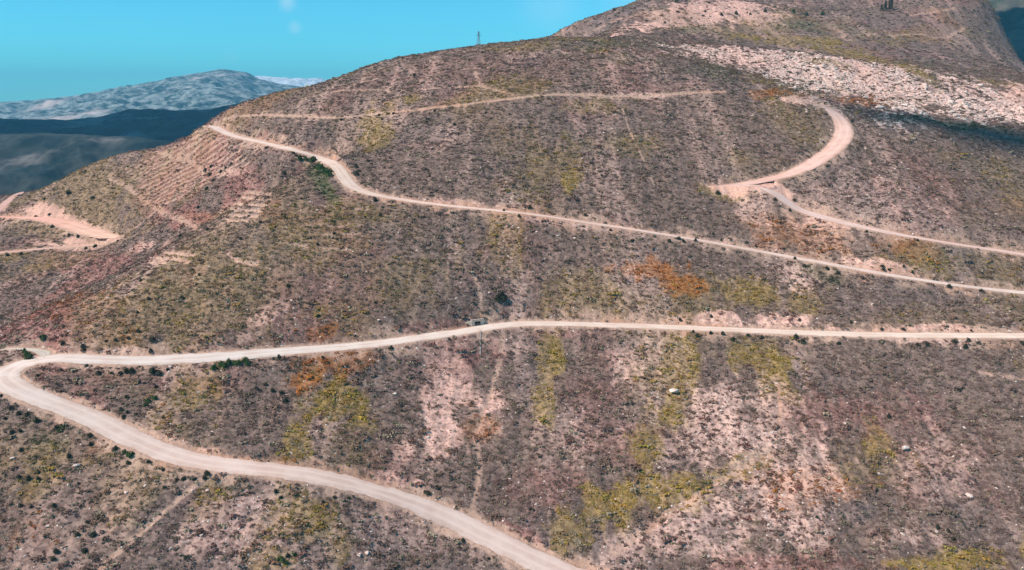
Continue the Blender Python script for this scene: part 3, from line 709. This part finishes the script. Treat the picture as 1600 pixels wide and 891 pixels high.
# ------------------------------------------------------------------ haze
me = bpy.data.meshes.new('haze')
x0, x1, y0, y1, z0, z1 = -16500, 16500, -3000, 21500, 18.5, 980
me.from_pydata([(x0,y0,z0),(x1,y0,z0),(x1,y1,z0),(x0,y1,z0),(x0,y0,z1),(x1,y0,z1),(x1,y1,z1),(x0,y1,z1)], [], [(3,2,1,0),(4,5,6,7),(0,1,5,4),(1,2,6,5),(2,3,7,6),(3,0,4,7)])
hm = bpy.data.materials.new('haze'); hm.use_nodes = True; hm.node_tree.nodes.clear()
ho = hm.node_tree.nodes.new('ShaderNodeOutputMaterial'); pv = hm.node_tree.nodes.new('ShaderNodeVolumePrincipled')
pv.inputs['Density'].default_value = 6.5e-5; pv.inputs['Color'].default_value = (.26, .74, 1.0, 1)
hm.node_tree.links.new(pv.outputs[0], ho.inputs['Volume'])
link('haze', me, hm, kind='stuff')

# ------------------------------------------------------------------ stones: rubble nobody could count, and the boulders one can
def boulder_mesh(seed, sub=2, flat=.7):
    import bmesh
    bm = bmesh.new(); bmesh.ops.create_icosphere(bm, subdivisions=sub, radius=.5)
    g = np.random.default_rng(seed); cuts = [(v / np.linalg.norm(v), g.uniform(.26, .42)) for v in g.normal(size=(11, 3))]
    sc = np.array([1, g.uniform(.65, .95), flat * g.uniform(.75, 1.1)])
    for v in bm.verts:
        p = np.array(v.co)
        for nn, dd in cuts:
            t = p @ nn - dd
            if t > 0: p = p - nn * t
        p = p * (1 + .05 * g.normal()) * sc * 1.25
        v.co = p
    me = bpy.data.meshes.new('boulder'); bm.to_mesh(me); bm.free(); return me
rock_mat, n, l, b = new_mat('limestone', .9)
rv = n.new('ShaderNodeTexCoord').outputs['Object']
rn = n.new('ShaderNodeNewGeometry'); oi = n.new('ShaderNodeObjectInfo')
c = mix(n, l, ramp(n, l, noise(n, l, rv, 2.2, 6, .65), .38, .62), (.60, .42, .33), (.86, .72, .62))
c = mix(n, l, ramp(n, l, oi.outputs['Random'], 0, 1, 0, .85), c, (.80, .56, .46))
l.new(c, b.inputs['Base Color'])
bp = n.new('ShaderNodeBump'); bp.inputs['Strength'].default_value = .6; bp.inputs['Distance'].default_value = .1
l.new(noise(n, l, rv, 6, 5, .7), bp.inputs['Height']); l.new(bp.outputs[0], b.inputs['Normal'])
BM = []
for k in range(6):
    me = boulder_mesh(300 + k, 2, (.6, .75, .55, .8, .65, .7)[k]); me.materials.append(rock_mat); BM.append(me)
stones_c = bpy.data.collections.new('stone_kinds')
for k in range(4):
    me = boulder_mesh(400 + k, 1, .65); me.materials.append(rock_mat); stones_c.objects.link(bpy.data.objects.new('stone.%03d' % k, me))
def instance_cloud(name, coll, xs, ys, size, nkinds, sink, label, category):
    me = bpy.data.meshes.new(name); zs = ground(xs, ys) - size * sink
    me.vertices.add(len(xs)); me.vertices.foreach_set('co', np.stack([xs, ys, zs], 1).astype(np.float32).ravel())
    a = me.attributes.new('size', 'FLOAT', 'POINT'); a.data.foreach_set('value', size.astype(np.float32))
    a = me.attributes.new('turn', 'FLOAT_VECTOR', 'POINT'); a.data.foreach_set('vector', np.stack([rng.normal(0, .25, len(xs)), rng.normal(0, .25, len(xs)), rng.uniform(0, 6.28, len(xs))], 1).astype(np.float32).ravel())
    a = me.attributes.new('pick', 'INT', 'POINT'); a.data.foreach_set('value', rng.integers(0, nkinds, len(xs)).astype(np.int32))
    o = link(name, me, kind='stuff', label=label, category=category)
    g2 = ng.copy()
    for q in g2.nodes:
        if q.bl_idname == 'GeometryNodeCollectionInfo': q.inputs['Collection'].default_value = coll
    o.modifiers.new('cover', 'NODES').node_group = g2
    return o
lx, ly = scatter(520, 800, 2.2, 34)
Lw = sample(LIME, lx, ly); k_ = (rng.random(len(lx)) < Lw ** 1.3 * .20 * (.15 + 1.5 * sstep(-.25, .35, fbm(lx / 11, ly / 11, 3, 3021)))) & (lx > 60)
lx, ly = lx[k_], ly[k_]
sx, sy = scatter(200, 700, .22, 36)
Ws = sample(WG.T.copy(), sx, sy); bs = sample(BARE, sx, sy); rs = sample(ROADM, sx, sy)
k_ = rng.random(len(sx)) < (.10 + 1.1 * Ws[:, 4] + .4 * Ws[:, 3] + .5 * bs + .3 * Ws[:, 8]) * (rs < .05)
sx, sy = sx[k_], sy[k_]
instance_cloud('rubble', stones_c, lx, ly, rng.lognormal(.15, .35, len(lx)), 4, .12, 'pale limestone rubble covering the rocky outcrop behind the hairpin track', 'rubble')
instance_cloud('stones', stones_c, sx, sy, np.clip(rng.lognormal(-.55, .45, len(sx)), .2, 1.6), 4, .15, 'small pale stones strewn between the scrub on the slope', 'stones')
print('rubble', len(lx), 'stones', len(sx))
def put(name, me, p, size, rz, **props):
    o = link(name, me, None, None, **props); o.location = p; o.scale = (size,) * 3; o.rotation_euler = (random.uniform(-.15, .15), random.uniform(-.15, .15), rz); return o
def on_ground(pts):
    Q = cast(pts); z = ground(Q[:, 0], Q[:, 1]); return np.stack([Q[:, 0], Q[:, 1], z], 1)
cand = np.argsort(-sample(LIME, lx, ly) - .6 * rng.random(len(lx)))[:4000]
chosen = []
for i in cand:
    if len(chosen) >= 110: break
    if all((lx[i] - lx[j]) ** 2 + (ly[i] - ly[j]) ** 2 > 49 for j in chosen): chosen.append(i)
COUNT = ['leftmost', 'second', 'third', 'fourth', 'fifth', 'sixth', 'seventh', 'eighth', 'ninth', 'tenth', 'eleventh', 'twelfth', 'thirteenth', 'fourteenth', 'fifteenth', 'sixteenth', 'seventeenth', 'eighteenth', 'nineteenth', 'twentieth']
bear = np.array([lx[i] / ly[i] for i in chosen]); cuts_ = np.quantile(bear, [.2, .4, .6, .8]); zone = np.searchsorted(cuts_, bear)
STRETCH = ['left tip', 'left stretch', 'middle', 'right stretch', 'right end']
for zi in range(5):
    mem = [k for k in range(len(chosen)) if zone[k] == zi]; dist = np.array([ly[chosen[k]] for k in mem]); med = np.median(dist)
    for upper in (0, 1):
        sub = sorted([k for k, dd in zip(mem, dist) if (dd > med) == bool(upper)], key=lambda k: bear[k])
        for r_, k in enumerate(sub):
            i = chosen[k]; sz = random.choice((2.0, 2.4, 2.8, 3.2, 4.0, 5.0)); rank = COUNT[r_] + (' from left' if r_ else '')
            put('boulder', random.choice(BM), (lx[i], ly[i], float(ground(lx[i], ly[i])) + .05 * sz), sz, random.uniform(0, 6.28),
                label='pale limestone boulder, %s row at the %s of the white outcrop, %s' % ('upper' if upper else 'lower', STRETCH[zi], rank), category='boulder', group='boulders of the white limestone outcrop')
LONE = [(1054, 613, 17, 'big cream boulder among yellow-green grass below the right half of the lower road'),
 (1440, 178, 11, 'large round pale boulder at the dark foot of the white outcrop'),
 (1352, 157, 9, 'rounded pale boulder lying on rust bracken left of the outcrop foot'),
 (1409, 180, 5, 'small white boulder just left of the large round one below the outcrop'),
 (546, 481, 6, 'narrow white boulder beside the green patch above the lower road'),
 (621, 187, 5, 'small white boulder on the slope under the thin ridge track'),
 (412, 193, 5, 'white boulder between the ridge track and the upper road near the skyline'),
 (765, 459, 5, 'white boulder on the slope directly above the concrete culvert'),
 (592, 500, 6, 'pale boulder on the bank just above the lower road near the culvert'),
 (1413, 705, 12, 'white boulder beside the olive grass patch on the right-hand lower slope'),
 (1514, 775, 11, 'tall white boulder on the slope near the bottom right corner'),
 (1410, 838, 8, 'pale flat boulder above the yellow grass at the bottom right'),
 (1030, 795, 6, 'small orange-white boulder inside the big yellow-green grass patch'),
 (562, 866, 8, 'left one of two white boulders below the lower road bend'),
 (574, 863, 8, 'right one of two white boulders below the lower road bend'),
 (315, 835, 6, 'white boulder in speckled soil below the lower left road'),
 (119, 731, 9, 'pinkish white boulder on the grey slope below the hairpin'),
 (20, 718, 7, 'white boulder near the left edge below the hairpin'),
 (75, 827, 6, 'cream boulder on brown grass at the bottom left'),
 (1178, 316, 5, 'white boulder beside the apron where the two pink tracks meet'),
 (872, 371, 5, 'small white boulder below the upper road in dark scrub'),
 (1127, 642, 6, 'white boulder beside the yellow-green strip right of the big cream boulder'),
 (617, 617, 6, 'white boulder on the dark scrub between the two legs of the lower road')]
for (p, (u, v, px, lab)) in zip(on_ground([(a, b_) for a, b_, _, _ in LONE]), LONE):
    d = np.linalg.norm(p - np.array([0, 0, CAMZ])); sz = px / F * d * .78
    put('boulder', BM[int(u) % 6], (p[0], p[1], p[2] + .18 * sz), sz * 1.15, random.uniform(0, 6.28), label=lab, category='boulder')

# ------------------------------------------------------------------ bushes that stand out of the scrub
def leafy(name, base, hi):
    m, n, l, b = new_mat(name, .75)
    v = n.new('ShaderNodeTexCoord').outputs['Object']; oi = n.new('ShaderNodeObjectInfo')
    c = mix(n, l, ramp(n, l, noise(n, l, v, 3.0, 3), .35, .65), base, hi)
    c = mix(n, l, ramp(n, l, oi.outputs['Random'], 0, 1, 0, .45), c, mix(n, l, 1., c, (1.5, 1.25, 1.2), 'MULTIPLY'))
    l.new(c, b.inputs['Base Color']); return m
dark_leaf = leafy('juniper_leaves', (.030, .036, .022), (.065, .066, .036))
green_leaf = leafy('green_leaves', (.030, .060, .018), (.075, .125, .035))
bark, n, l, b = new_mat('bark', .9); b.inputs['Base Color'].default_value = (.12, .085, .06, 1)
def bush_proto(k, leafm):
    V, Fc, mt = leaf_clump(700 + k, 420, .40, .72, .075, spread=.32, stems=7)
    cutn = mt.index(1); nv = cutn * 4
    fo = mesh_from('foliage', V[:nv], Fc[:cutn]); fo.materials.append(leafm)
    st = mesh_from('stem', V[nv:], [[i - nv for i in f] for f in Fc[cutn:]]); st.materials.append(bark)
    return fo, st
DARK = [bush_proto(k, dark_leaf) for k in range(5)]
GREEN = [bush_proto(k + 10, green_leaf) for k in range(3)]
def off_road(p, r):
    for P, hw in ROADS.values():
        d = np.hypot(P[:, 0] - p[0], P[:, 1] - p[1]); j = d.argmin(); need = hw[j] + .35 * r + random.choice((.3, .9, 2.0, 3.2))
        if d[j] < need:
            v = (np.array(p[:2]) - P[j, :2]); v = v / (np.linalg.norm(v) + 1e-6); q = P[j, :2] + v * need; return np.array([q[0], q[1], float(ground(q[0], q[1]))])
    return p
def bush(p, size, label, group, protos):
    p = off_road(p, size)
    e = bpy.data.objects.new('bush', None); COL.objects.link(e)
    e.location = (p[0], p[1], p[2] - .06 * size); e.rotation_euler = (0, 0, random.uniform(0, 6.28)); e.scale = (size, size, size * random.uniform(.8, 1.1)); e['label'] = label; e['category'] = 'bush'; e['group'] = group
    fo, st = random.choice(protos)
    link('foliage', fo, None, e); link('stem', st, None, e)
ORD = ['leftmost', 'second', 'third', 'fourth', 'fifth', 'sixth', 'seventh', 'eighth', 'ninth', 'tenth', 'eleventh', 'twelfth', 'thirteenth', 'fourteenth', 'fifteenth', 'sixteenth', 'seventeenth', 'eighteenth', 'nineteenth', 'twentieth']
BUSHES = [  # (place, kind, [(u, v, diameter in frame)])
 ('just under the thin ridge track', 'D', [(536,186,6),(563,186,4),(592,182,6),(597,187,5),(606,178,5),(615,179,6),(667,192,6),(681,172,6),(710,194,7),(724,178,3)]),
 ('on the dome above the ridge track', 'D', [(641,151,5),(648,118,7),(677,148,4),(754,86,5),(702,120,3)]),
 ('on the skyline beside the far knoll', 'D', [(960,17,6),(1039,38,5),(973,7,5),(1010,34,4)]),
 ('on the bare pink knoll', 'D', [(1057,3,7),(1058,19,6),(1102,18,5),(1108,4,6),(1127,24,7),(1150,22,8),(1172,23,6),(1195,20,7),(1080,30,4),(1098,26,5)]),
 ('on the slope above the upper road', 'D', [(672,277,6),(626,287,6),(575,251,6),(927,245,5),(940,274,5),(939,190,4),(947,216,4),(1030,250,4)]),
 ('on the inside of the upper road bend', 'D', [(557,261,8),(552,274,11),(592,309,8),(561,268,6)]),
 ('on the upper bank of the upper road', 'D', [(914,343,6),(939,351,5),(985,356,4),(1116,371,5),(1130,376,5),(1165,383,6),(1180,386,6),(1225,393,5)]),
 ('on the lower verge of the upper road', 'D', [(433,229,6),(463,240,7),(470,243,6),(772,328,6),(797,332,6),(834,334,8),(1050,369,8),(1056,373,8),(1076,374,7),(1045,383,8),(987,382,8)]),
 ('below the right end of the upper road', 'D', [(1232,402,6),(1253,410,7),(1290,417,8),(1306,420,7),(1348,426,6),(1390,427,7),(1421,431,6),(1480,447,7),(1530,457,7)]),
 ('beside the pink switchback tracks', 'D', [(1121,305,8),(1236,318,6),(1238,332,7),(1220,322,6),(1325,190,6),(1302,227,5),(1350,357,5),(1420,372,5)]),
 ('beside the orange earth patches', 'D', [(1378,413,7),(1390,418,6),(1415,422,6),(1063,497,8),(1113,500,7),(1253,506,6)]),
 ('in the hollow of the terraced bowl', 'D', [(321,267,9),(328,275,9),(333,283,8),(323,297,9),(338,295,7),(345,268,7),(353,262,6),(330,262,8),(362,258,6)]),
 ('on the terraced bowl below the hollow', 'D', [(310,325,6),(305,345,5),(325,361,8),(376,374,7),(282,371,8),(345,318,5),(388,337,5)]),
 ('on the hillock above the pink pad', 'D', [(68,302,5),(70,312,5),(84,297,4),(90,284,5),(100,280,5),(107,305,8),(115,317,4),(145,310,7),(76,329,6),(133,270,5)]),
 ('along the pink pad', 'D', [(12,399,7),(33,398,6),(52,340,5),(94,357,7),(130,364,6),(138,368,6),(150,387,8),(140,386,6),(185,376,5)]),
 ('on the terraced flank of the spur', 'D', [(445,280,8),(471,311,5),(461,320,6),(446,341,7),(407,350,7),(497,385,6),(522,366,6),(594,338,7),(570,340,5)]),
 ('high on the nose of the spur', 'D', [(301,422,6),(311,431,6),(220,440,6),(284,463,8),(233,470,8),(215,490,6),(188,504,6),(170,490,5),(275,488,5),(330,478,5)]),
 ('on the spur foot above the lower road', 'D', [(238,532,12),(235,543,9),(216,519,8),(200,528,7),(180,530,7),(92,545,10),(60,527,6),(130,540,8),(123,556,9),(165,531,6)]),
 ('just below the lower road near the hairpin', 'D', [(163,575,10),(190,583,9),(202,580,10),(213,576,11),(243,576,14),(250,585,10),(266,571,6),(184,568,6),(112,563,7),(34,593,6),(140,563,6)]),
 ('inside the hairpin of the lower road', 'D', [(198,621,7),(148,611,6),(243,604,6),(199,645,7),(172,650,8),(182,658,8),(255,652,6),(213,648,6),(120,600,6),(70,612,5)]),
 ('on the outer verge of the hairpin', 'D', [(43,650,8),(62,655,10),(18,640,7),(30,648,7),(8,655,7),(99,662,10),(5,620,6)]),
 ('scattered on the slope below the hairpin', 'D', [(18,678,8),(32,676,7),(57,720,7),(32,706,8),(60,742,6),(45,753,9),(30,751,9),(60,754,8),(107,717,9),(142,696,7),(150,680,9),(123,760,5)]),
 ('on the verge below the lower left road', 'D', [(182,706,9),(217,714,8),(240,721,7),(268,723,6),(300,735,9),(327,740,11),(320,752,8),(303,753,8),(276,752,7),(257,762,7)]),
 ('on the bottom left slope', 'D', [(32,793,7),(50,797,6),(85,796,8),(121,839,9),(145,837,10),(163,841,8),(136,818,6),(161,806,6),(132,862,10),(88,868,9),(84,880,8),(291,872,10)]),
 ('on the lower slope under the bottom road', 'D', [(430,770,8),(438,778,7),(545,783,6),(523,780,7),(505,785,7),(725,846,9),(723,853,7),(770,868,6),(450,870,9)]),
 ('on the pale scar above the bottom road', 'D', [(668,770,12),(679,785,8),(710,795,6),(655,765,5)]),
 ('just below the lower road near the culvert', 'D', [(434,562,9),(502,556,6),(609,540,9),(690,527,6),(401,606,8),(425,608,9),(440,612,9),(447,626,10),(415,600,7)]),
 ('above the lower road near the culvert', 'D', [(450,450,8),(498,493,8),(586,473,5),(669,510,5),(668,500,4),(640,492,4),(557,525,5)]),
 ('on the right-half verge of the lower road', 'D', [(1078,516,6),(1092,520,9),(1108,522,7),(1128,521,8),(1145,524,8),(1165,524,7),(1190,526,7),(1235,524,9),(1254,540,11),(1307,527,7)]),
 ('at the right end of the lower road', 'D', [(1425,529,7),(1440,532,7),(1486,533,10),(1497,531,9),(1513,538,8),(1525,534,7),(1580,526,9),(1592,534,7)]),
 ('at the foot of the orange roadcut', 'D', [(1333,513,6),(1380,512,6),(1415,514,7),(1485,514,5),(1520,515,5)]),
 ('on the right-hand lower slope', 'D', [(1388,653,9),(1500,610,5),(1290,645,5),(1465,826,8),(1481,832,7),(1490,845,7),(1276,812,6)]),
 ('in the green clump at the upper road bend', 'G', [(482,248,11),(492,251,12),(503,256,13),(514,259,14),(523,266,13),(497,262,12),(508,270,12),(516,274,10),(487,256,9)]),
 ('in the leafy clump under the lower road', 'G', [(335,570,12),(347,573,14),(358,570,14),(370,571,15),(381,566,13),(389,563,10),(352,579,10)]),
 ('at the mouth of the track round the spur', 'G', [(56,534,12),(62,543,13),(50,540,11),(42,548,9)]),
 ('beside the road bend at the lower left', 'G', [(205,717,12),(196,712,8),(100,668,11),(93,674,9)]),
 ('inside the hairpin among grey scrub', 'G', [(232,627,11),(240,622,10),(228,634,8)]),
 ('in the olive strip left of the lower road bend', 'G', [(438,876,12),(447,882,10),(460,868,8)]),
 ('on the far green shelf above the outcrop', 'G', [(1240,20,8),(1260,24,7),(1285,24,8),(1210,12,6)]),
]
GREY_BIG = ((784, 467, 17, 'single big round dark bush on the slope right above the concrete culvert'),)
for place, kd, pts in BUSHES:
    P = on_ground([(u, v) for u, v, _ in pts])
    order = sorted(range(len(pts)), key=lambda i: pts[i][0])
    for rank, i in enumerate(order):
        u, v, px = pts[i]; d = np.linalg.norm(P[i] - np.array([0, 0, CAMZ])); size = px / F * d * 1.15
        where = ORD[rank] + ('' if rank == 0 else ' from left') if rank < len(order) - 1 else 'rightmost'
        tone = 'bright green' if kd == 'G' else ('big dark' if px >= 9 else 'small dark' if px <= 5 else 'dark')
        bush(P[i], size, '%s bush %s, %s' % (tone, place, where), 'bushes ' + place, GREEN if kd == 'G' else DARK)
for u, v, px, lab in GREY_BIG:
    p = on_ground([(u, v)])[0]; bush(p, px / F * np.linalg.norm(p - np.array([0, 0, CAMZ])) * 1.5, lab, 'bushes above the culvert', DARK)

# ------------------------------------------------------------------ conifers on the far ridge
def bar(V, Fc, p, q, w, w2=None, sides=4):
    p, q = Vector(p), Vector(q); d = (q - p).normalized(); w2 = w if w2 is None else w2
    a = d.orthogonal().normalized(); c = d.cross(a); i = len(V)
    for (o, r) in ((p, w), (q, w2)):
        for k in range(sides):
            an = 2 * math.pi * (k + .5) / sides; V.append(tuple(o + (a * math.cos(an) + c * math.sin(an)) * r))
    for k in range(sides): Fc.append((i + k, i + (k + 1) % sides, i + sides + (k + 1) % sides, i + sides + k))
    Fc.append(tuple(i + k for k in range(sides))[::-1]); Fc.append(tuple(i + sides + k for k in range(sides)))
def conifer(p, h, wdt, seed, label):
    g = np.random.default_rng(seed)
    e = bpy.data.objects.new('conifer_tree', None); COL.objects.link(e); e.location = p; e['label'] = label; e['category'] = 'tree'; e['group'] = 'conifers on the far ridge'
    V, Fc = [], []; bar(V, Fc, (0, 0, -.5), (0, 0, h * .95), h * .022, h * .004, 6)
    for k in range(26):
        z = h * g.uniform(.12, .9); r = wdt * .5 * (1 - z / h) ** .7; an = g.uniform(0, 6.28)
        bar(V, Fc, (0, 0, z), (r * math.cos(an), r * math.sin(an), z + r * .3), h * .006, h * .002, 3)
    link('trunk', mesh_from('trunk', V, Fc), bark, e)
    V, Fc = [], []
    for k in range(1500):
        t = g.uniform(.08, 1) ** 1.0; r = wdt * .5 * min(1, (1 - t) ** .75 * 1.15) * (g.uniform(.3, 1) ** .5) * (1 + .25 * math.sin(9 * t + seed)); an = g.uniform(0, 6.28)
        c = np.array([r * math.cos(an), r * math.sin(an), t * h]); a = g.normal(size=3); a /= np.linalg.norm(a); b_ = np.cross(a, g.normal(size=3)); b_ /= np.linalg.norm(b_); s_ = h * .028 * g.uniform(.6, 1.3)
        i = len(V); V += [c - a * s_, c - b_ * s_ * .5, c + a * s_, c + b_ * s_ * .5]; Fc.append((i, i + 1, i + 2, i + 3))
    link('crown', mesh_from('crown', V, Fc), dark_leaf, e)
for (u, v, hp, wp, lab) in ((1391, 17, 21, 8, 'tallest dark conifer of the little stand on the far ridge'), (1383, 19, 15, 6, 'middle-height dark conifer left of the tallest one on the far ridge'),
                            (1377, 18, 10, 5, 'shortest dark conifer at the left end of the far stand')):
    p = on_ground([(u, v)])[0]; k = np.linalg.norm(p - np.array([0, 0, CAMZ])) / F
    conifer(p, hp * k, wp * k, u, lab)

# ------------------------------------------------------------------ lattice pylon on the skyline
steel, n, l, b = new_mat('galvanised_steel', .5); b.inputs['Base Color'].default_value = (.30, .33, .35, 1); b.inputs['Metallic'].default_value = .6
glass_i, n, l, b = new_mat('insulator_glass', .3); b.inputs['Base Color'].default_value = (.10, .13, .12, 1)
def pylon(p, h):
    e = bpy.data.objects.new('lattice_pylon', None); COL.objects.link(e); e.location = p; e.rotation_euler = (0, 0, .5)
    e['label'] = 'slim grey steel lattice pylon standing alone on the skyline of the hill'; e['category'] = 'pylon'
    V, Fc = [], []; w = h * .0058
    def half(z): return h * (.13 * (1 - z / (h * .62)) + .035) if z < h * .62 else h * .035 * (1 - .45 * (z - h * .62) / (h * .38))
    lv = [0, .16, .30, .42, .53, .62, .70, .78, .86, .93, 1.0]
    cs = [(-1, -1), (1, -1), (1, 1), (-1, 1)]
    for a, c in zip(lv[:-1], lv[1:]):
        za, zc = a * h, c * h; ra, rc = half(za), half(zc)
        for k in range(4):
            s0, s1 = cs[k], cs[(k + 1) % 4]
            bar(V, Fc, (s0[0] * ra, s0[1] * ra, za - (.6 if a == 0 else 0)), (s0[0] * rc, s0[1] * rc, zc), w)
            bar(V, Fc, (s0[0] * ra, s0[1] * ra, za), (s1[0] * rc, s1[1] * rc, zc), w * .6)
            bar(V, Fc, (s1[0] * ra, s1[1] * ra, za), (s0[0] * rc, s0[1] * rc, zc), w * .6)
            bar(V, Fc, (s0[0] * rc, s0[1] * rc, zc), (s1[0] * rc, s1[1] * rc, zc), w * .6)
    link('tower_frame', mesh_from('tower_frame', V, Fc), steel, e)
    for z, L in ((.70, .17), (.80, .14), (.90, .11)):
        V, Fc = [], []
        for sgn in (-1, 1):
            for yy in (-1, 1):
                bar(V, Fc, (0, yy * half(z * h), z * h), (sgn * L * h, 0, z * h + .01 * h), w * .8); bar(V, Fc, (0, yy * half(z * h), (z + .045) * h), (sgn * L * h, 0, z * h + .01 * h), w * .6)
        arm = link('crossarm', mesh_from('crossarm', V, Fc), steel, e)
        for sgn in (-1, 1):
            V, Fc = [], []
            for q in range(5): bar(V, Fc, (sgn * L * h, 0, z * h - .008 * h * q), (sgn * L * h, 0, z * h - .008 * h * q - .005 * h), h * .007, h * .004, 6)
            link('insulator', mesh_from('insulator', V, Fc), glass_i, arm)
p = on_ground([(748, 75)])[0]
pylon(p, 24 / F * np.linalg.norm(p - np.array([0, 0, CAMZ])))

# ------------------------------------------------------------------ culvert and its chute on the lower road
conc, n, l, b = new_mat('weathered_concrete', .9)
cv = n.new('ShaderNodeTexCoord').outputs['Object']
l.new(mix(n, l, ramp(n, l, noise(n, l, cv, 1.3, 6, .7), .35, .7), (.46, .35, .27), (.68, .55, .44)), b.inputs['Base Color'])
hole_m, n, l, b = new_mat('recess_shade_concrete', .9); b.inputs['Base Color'].default_value = (.03, .028, .025, 1)  # shade of the opening put into the colour: the shallow recess reads black
def box(V, Fc, lo, hi):
    i = len(V); (x0, y0, z0), (x1, y1, z1) = lo, hi
    V += [(x0,y0,z0),(x1,y0,z0),(x1,y1,z0),(x0,y1,z0),(x0,y0,z1),(x1,y0,z1),(x1,y1,z1),(x0,y1,z1)]
    Fc += [tuple(i + k for k in f) for f in ((3,2,1,0),(4,5,6,7),(0,1,5,4),(1,2,6,5),(2,3,7,6),(3,0,4,7))]
P_, hw_ = ROADS['main']
q = cast([(752, 510)])[0]; jn = int(((P_[:, :2] - q[:2]) ** 2).sum(1).argmin())
Tn = P_[jn + 2] - P_[jn - 2]; ang = math.atan2(Tn[1], Tn[0])
upv = np.array([-math.sin(ang), math.cos(ang)])          # uphill side
w_here = np.interp(jn, np.arange(len(hw_)), hw_)
c0 = P_[jn, :2] + upv * (w_here + .15)
e = bpy.data.objects.new('culvert', None); COL.objects.link(e); e.location = (c0[0], c0[1], P_[jn, 2] - .15); e.rotation_euler = (0, 0, ang)
e['label'] = 'small pale concrete culvert with a square black mouth on the uphill edge of the road'; e['category'] = 'culvert'
V, Fc = [], []; hw2, ht, op, oh = 2.7, 2.5, 1.35, 1.8
box(V, Fc, (-hw2, 0, -.4), (-op, .5, ht)); box(V, Fc, (op, 0, -.4), (hw2, .5, ht)); box(V, Fc, (-op, 0, oh), (op, .5, ht)); box(V, Fc, (-op, 0, -.4), (op, .5, .12))
link('headwall', mesh_from('headwall', V, Fc), conc, e)
V, Fc = [], []; box(V, Fc, (-hw2 - .15, -.12, ht + .003), (hw2 + .15, .62, ht + .22)); link('coping', mesh_from('coping', V, Fc), conc, e)
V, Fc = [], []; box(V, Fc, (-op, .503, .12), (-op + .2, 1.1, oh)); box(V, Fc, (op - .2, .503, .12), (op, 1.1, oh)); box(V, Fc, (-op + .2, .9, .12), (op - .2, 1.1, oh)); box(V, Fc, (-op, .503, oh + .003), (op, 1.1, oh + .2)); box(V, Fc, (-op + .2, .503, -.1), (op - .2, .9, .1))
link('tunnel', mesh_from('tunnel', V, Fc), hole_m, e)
for sg in (-1, 1):
    V, Fc = [], []
    a0 = (sg * hw2, .25); a1 = (sg * (hw2 + 2.0), 1.6); i = len(V); th_ = .18
    V += [(a0[0], a0[1] - th_, -.4), (a1[0], a1[1] - th_, -.4), (a1[0], a1[1] + th_, -.4), (a0[0], a0[1] + th_, -.4), (a0[0], a0[1] - th_, ht - .1), (a1[0], a1[1] - th_, 1.5), (a1[0], a1[1] + th_, 1.5), (a0[0], a0[1] + th_, ht - .1)]
    Fc += [(3,2,1,0),(4,5,6,7),(0,1,5,4),(1,2,6,5),(2,3,7,6),(3,0,4,7)]
    link('wing_wall', mesh_from('wing_wall', V, Fc), conc, e)
e2 = bpy.data.objects.new('drain_chute', None); COL.objects.link(e2); s0 = cast([(751, 519)])[0][:2]
e2.location = (s0[0], s0[1], float(ground(*s0))); e2['label'] = 'narrow pale concrete drain chute running straight down the slope below the culvert'; e2['category'] = 'drain'
toe = cast([(750, 556)])[0][:2]; dv = toe - s0; Lc = np.linalg.norm(dv); dv /= Lc; sd = np.array([dv[1], -dv[0]])
def strip(off0, off1, hgt, dep):
    V, Fc = [], []; m = int(Lc / 1.2)
    for k in range(m + 1):
        c = s0 + dv * (Lc * k / m); zc = float(ground(*c)) + .05
        for (o_, z_) in ((off0, hgt), (off1, hgt), (off1, -dep), (off0, -dep)):
            x_, y_ = c + sd * o_; V.append((x_ - s0[0], y_ - s0[1], zc + z_ - e2.location.z))
        if k:
            i = 4 * (k - 1)
            for a in range(4): Fc.append((i + a, i + (a + 1) % 4, i + 4 + (a + 1) % 4, i + 4 + a))
    Fc += [(3, 2, 1, 0), tuple(4 * m + a for a in range(4))]
    return mesh_from('channel', V, Fc)
chute_m, n, l, b = new_mat('earthy_concrete', .95); b.inputs['Base Color'].default_value = (.34, .27, .22, 1)
link('channel_floor', strip(-.22, .22, .02, .5), chute_m, e2)
link('channel_wall', strip(.222, .34, .12, .5), chute_m, e2); link('channel_wall', strip(-.34, -.222, .12, .5), chute_m, e2)

# ------------------------------------------------------------------ fair-weather clouds, high outside the frame, whose shade lies on the far slopes
cloud_m, n, l, b = new_mat('cloud_white', 1.0); b.inputs['Base Color'].default_value = (.85, .86, .88, 1)
def cloud(target, L, rx, ry, rz_, seed):
    import bmesh
    bm = bmesh.new(); bmesh.ops.create_icosphere(bm, subdivisions=5, radius=1)
    co = np.array([v.co[:] for v in bm.verts])
    f = fbm(co[:, 0] * 2.3 + seed, co[:, 1] * 2.3 + co[:, 2] * 1.3, 4, seed)
    for v, k in zip(bm.verts, f):
        s_ = 1 + .42 * float(k); v.co = (v.co.x * rx * s_, v.co.y * ry * s_, max(v.co.z, -.35) * min(rx, ry) * .4 * s_)
    me = bpy.data.meshes.new('cloud'); bm.to_mesh(me); bm.free(); me.polygons.foreach_set('use_smooth', [True] * len(me.polygons))
    o = link('cloud', me, cloud_m, kind='structure'); o.location = Vector(target) + TO_SUN * L; o.rotation_euler = (0, 0, rz_)
p = on_ground([(1530, 212)])[0]
cloud((p[0] + 55, p[1], p[2]), 5000, 135, 20, -.12, 7)
cloud((-1500, 3300, 200), 4200, 1700, 1150, .1, 8)
cloud((1250, 2000, 220), 4200, 650, 440, 0, 9)
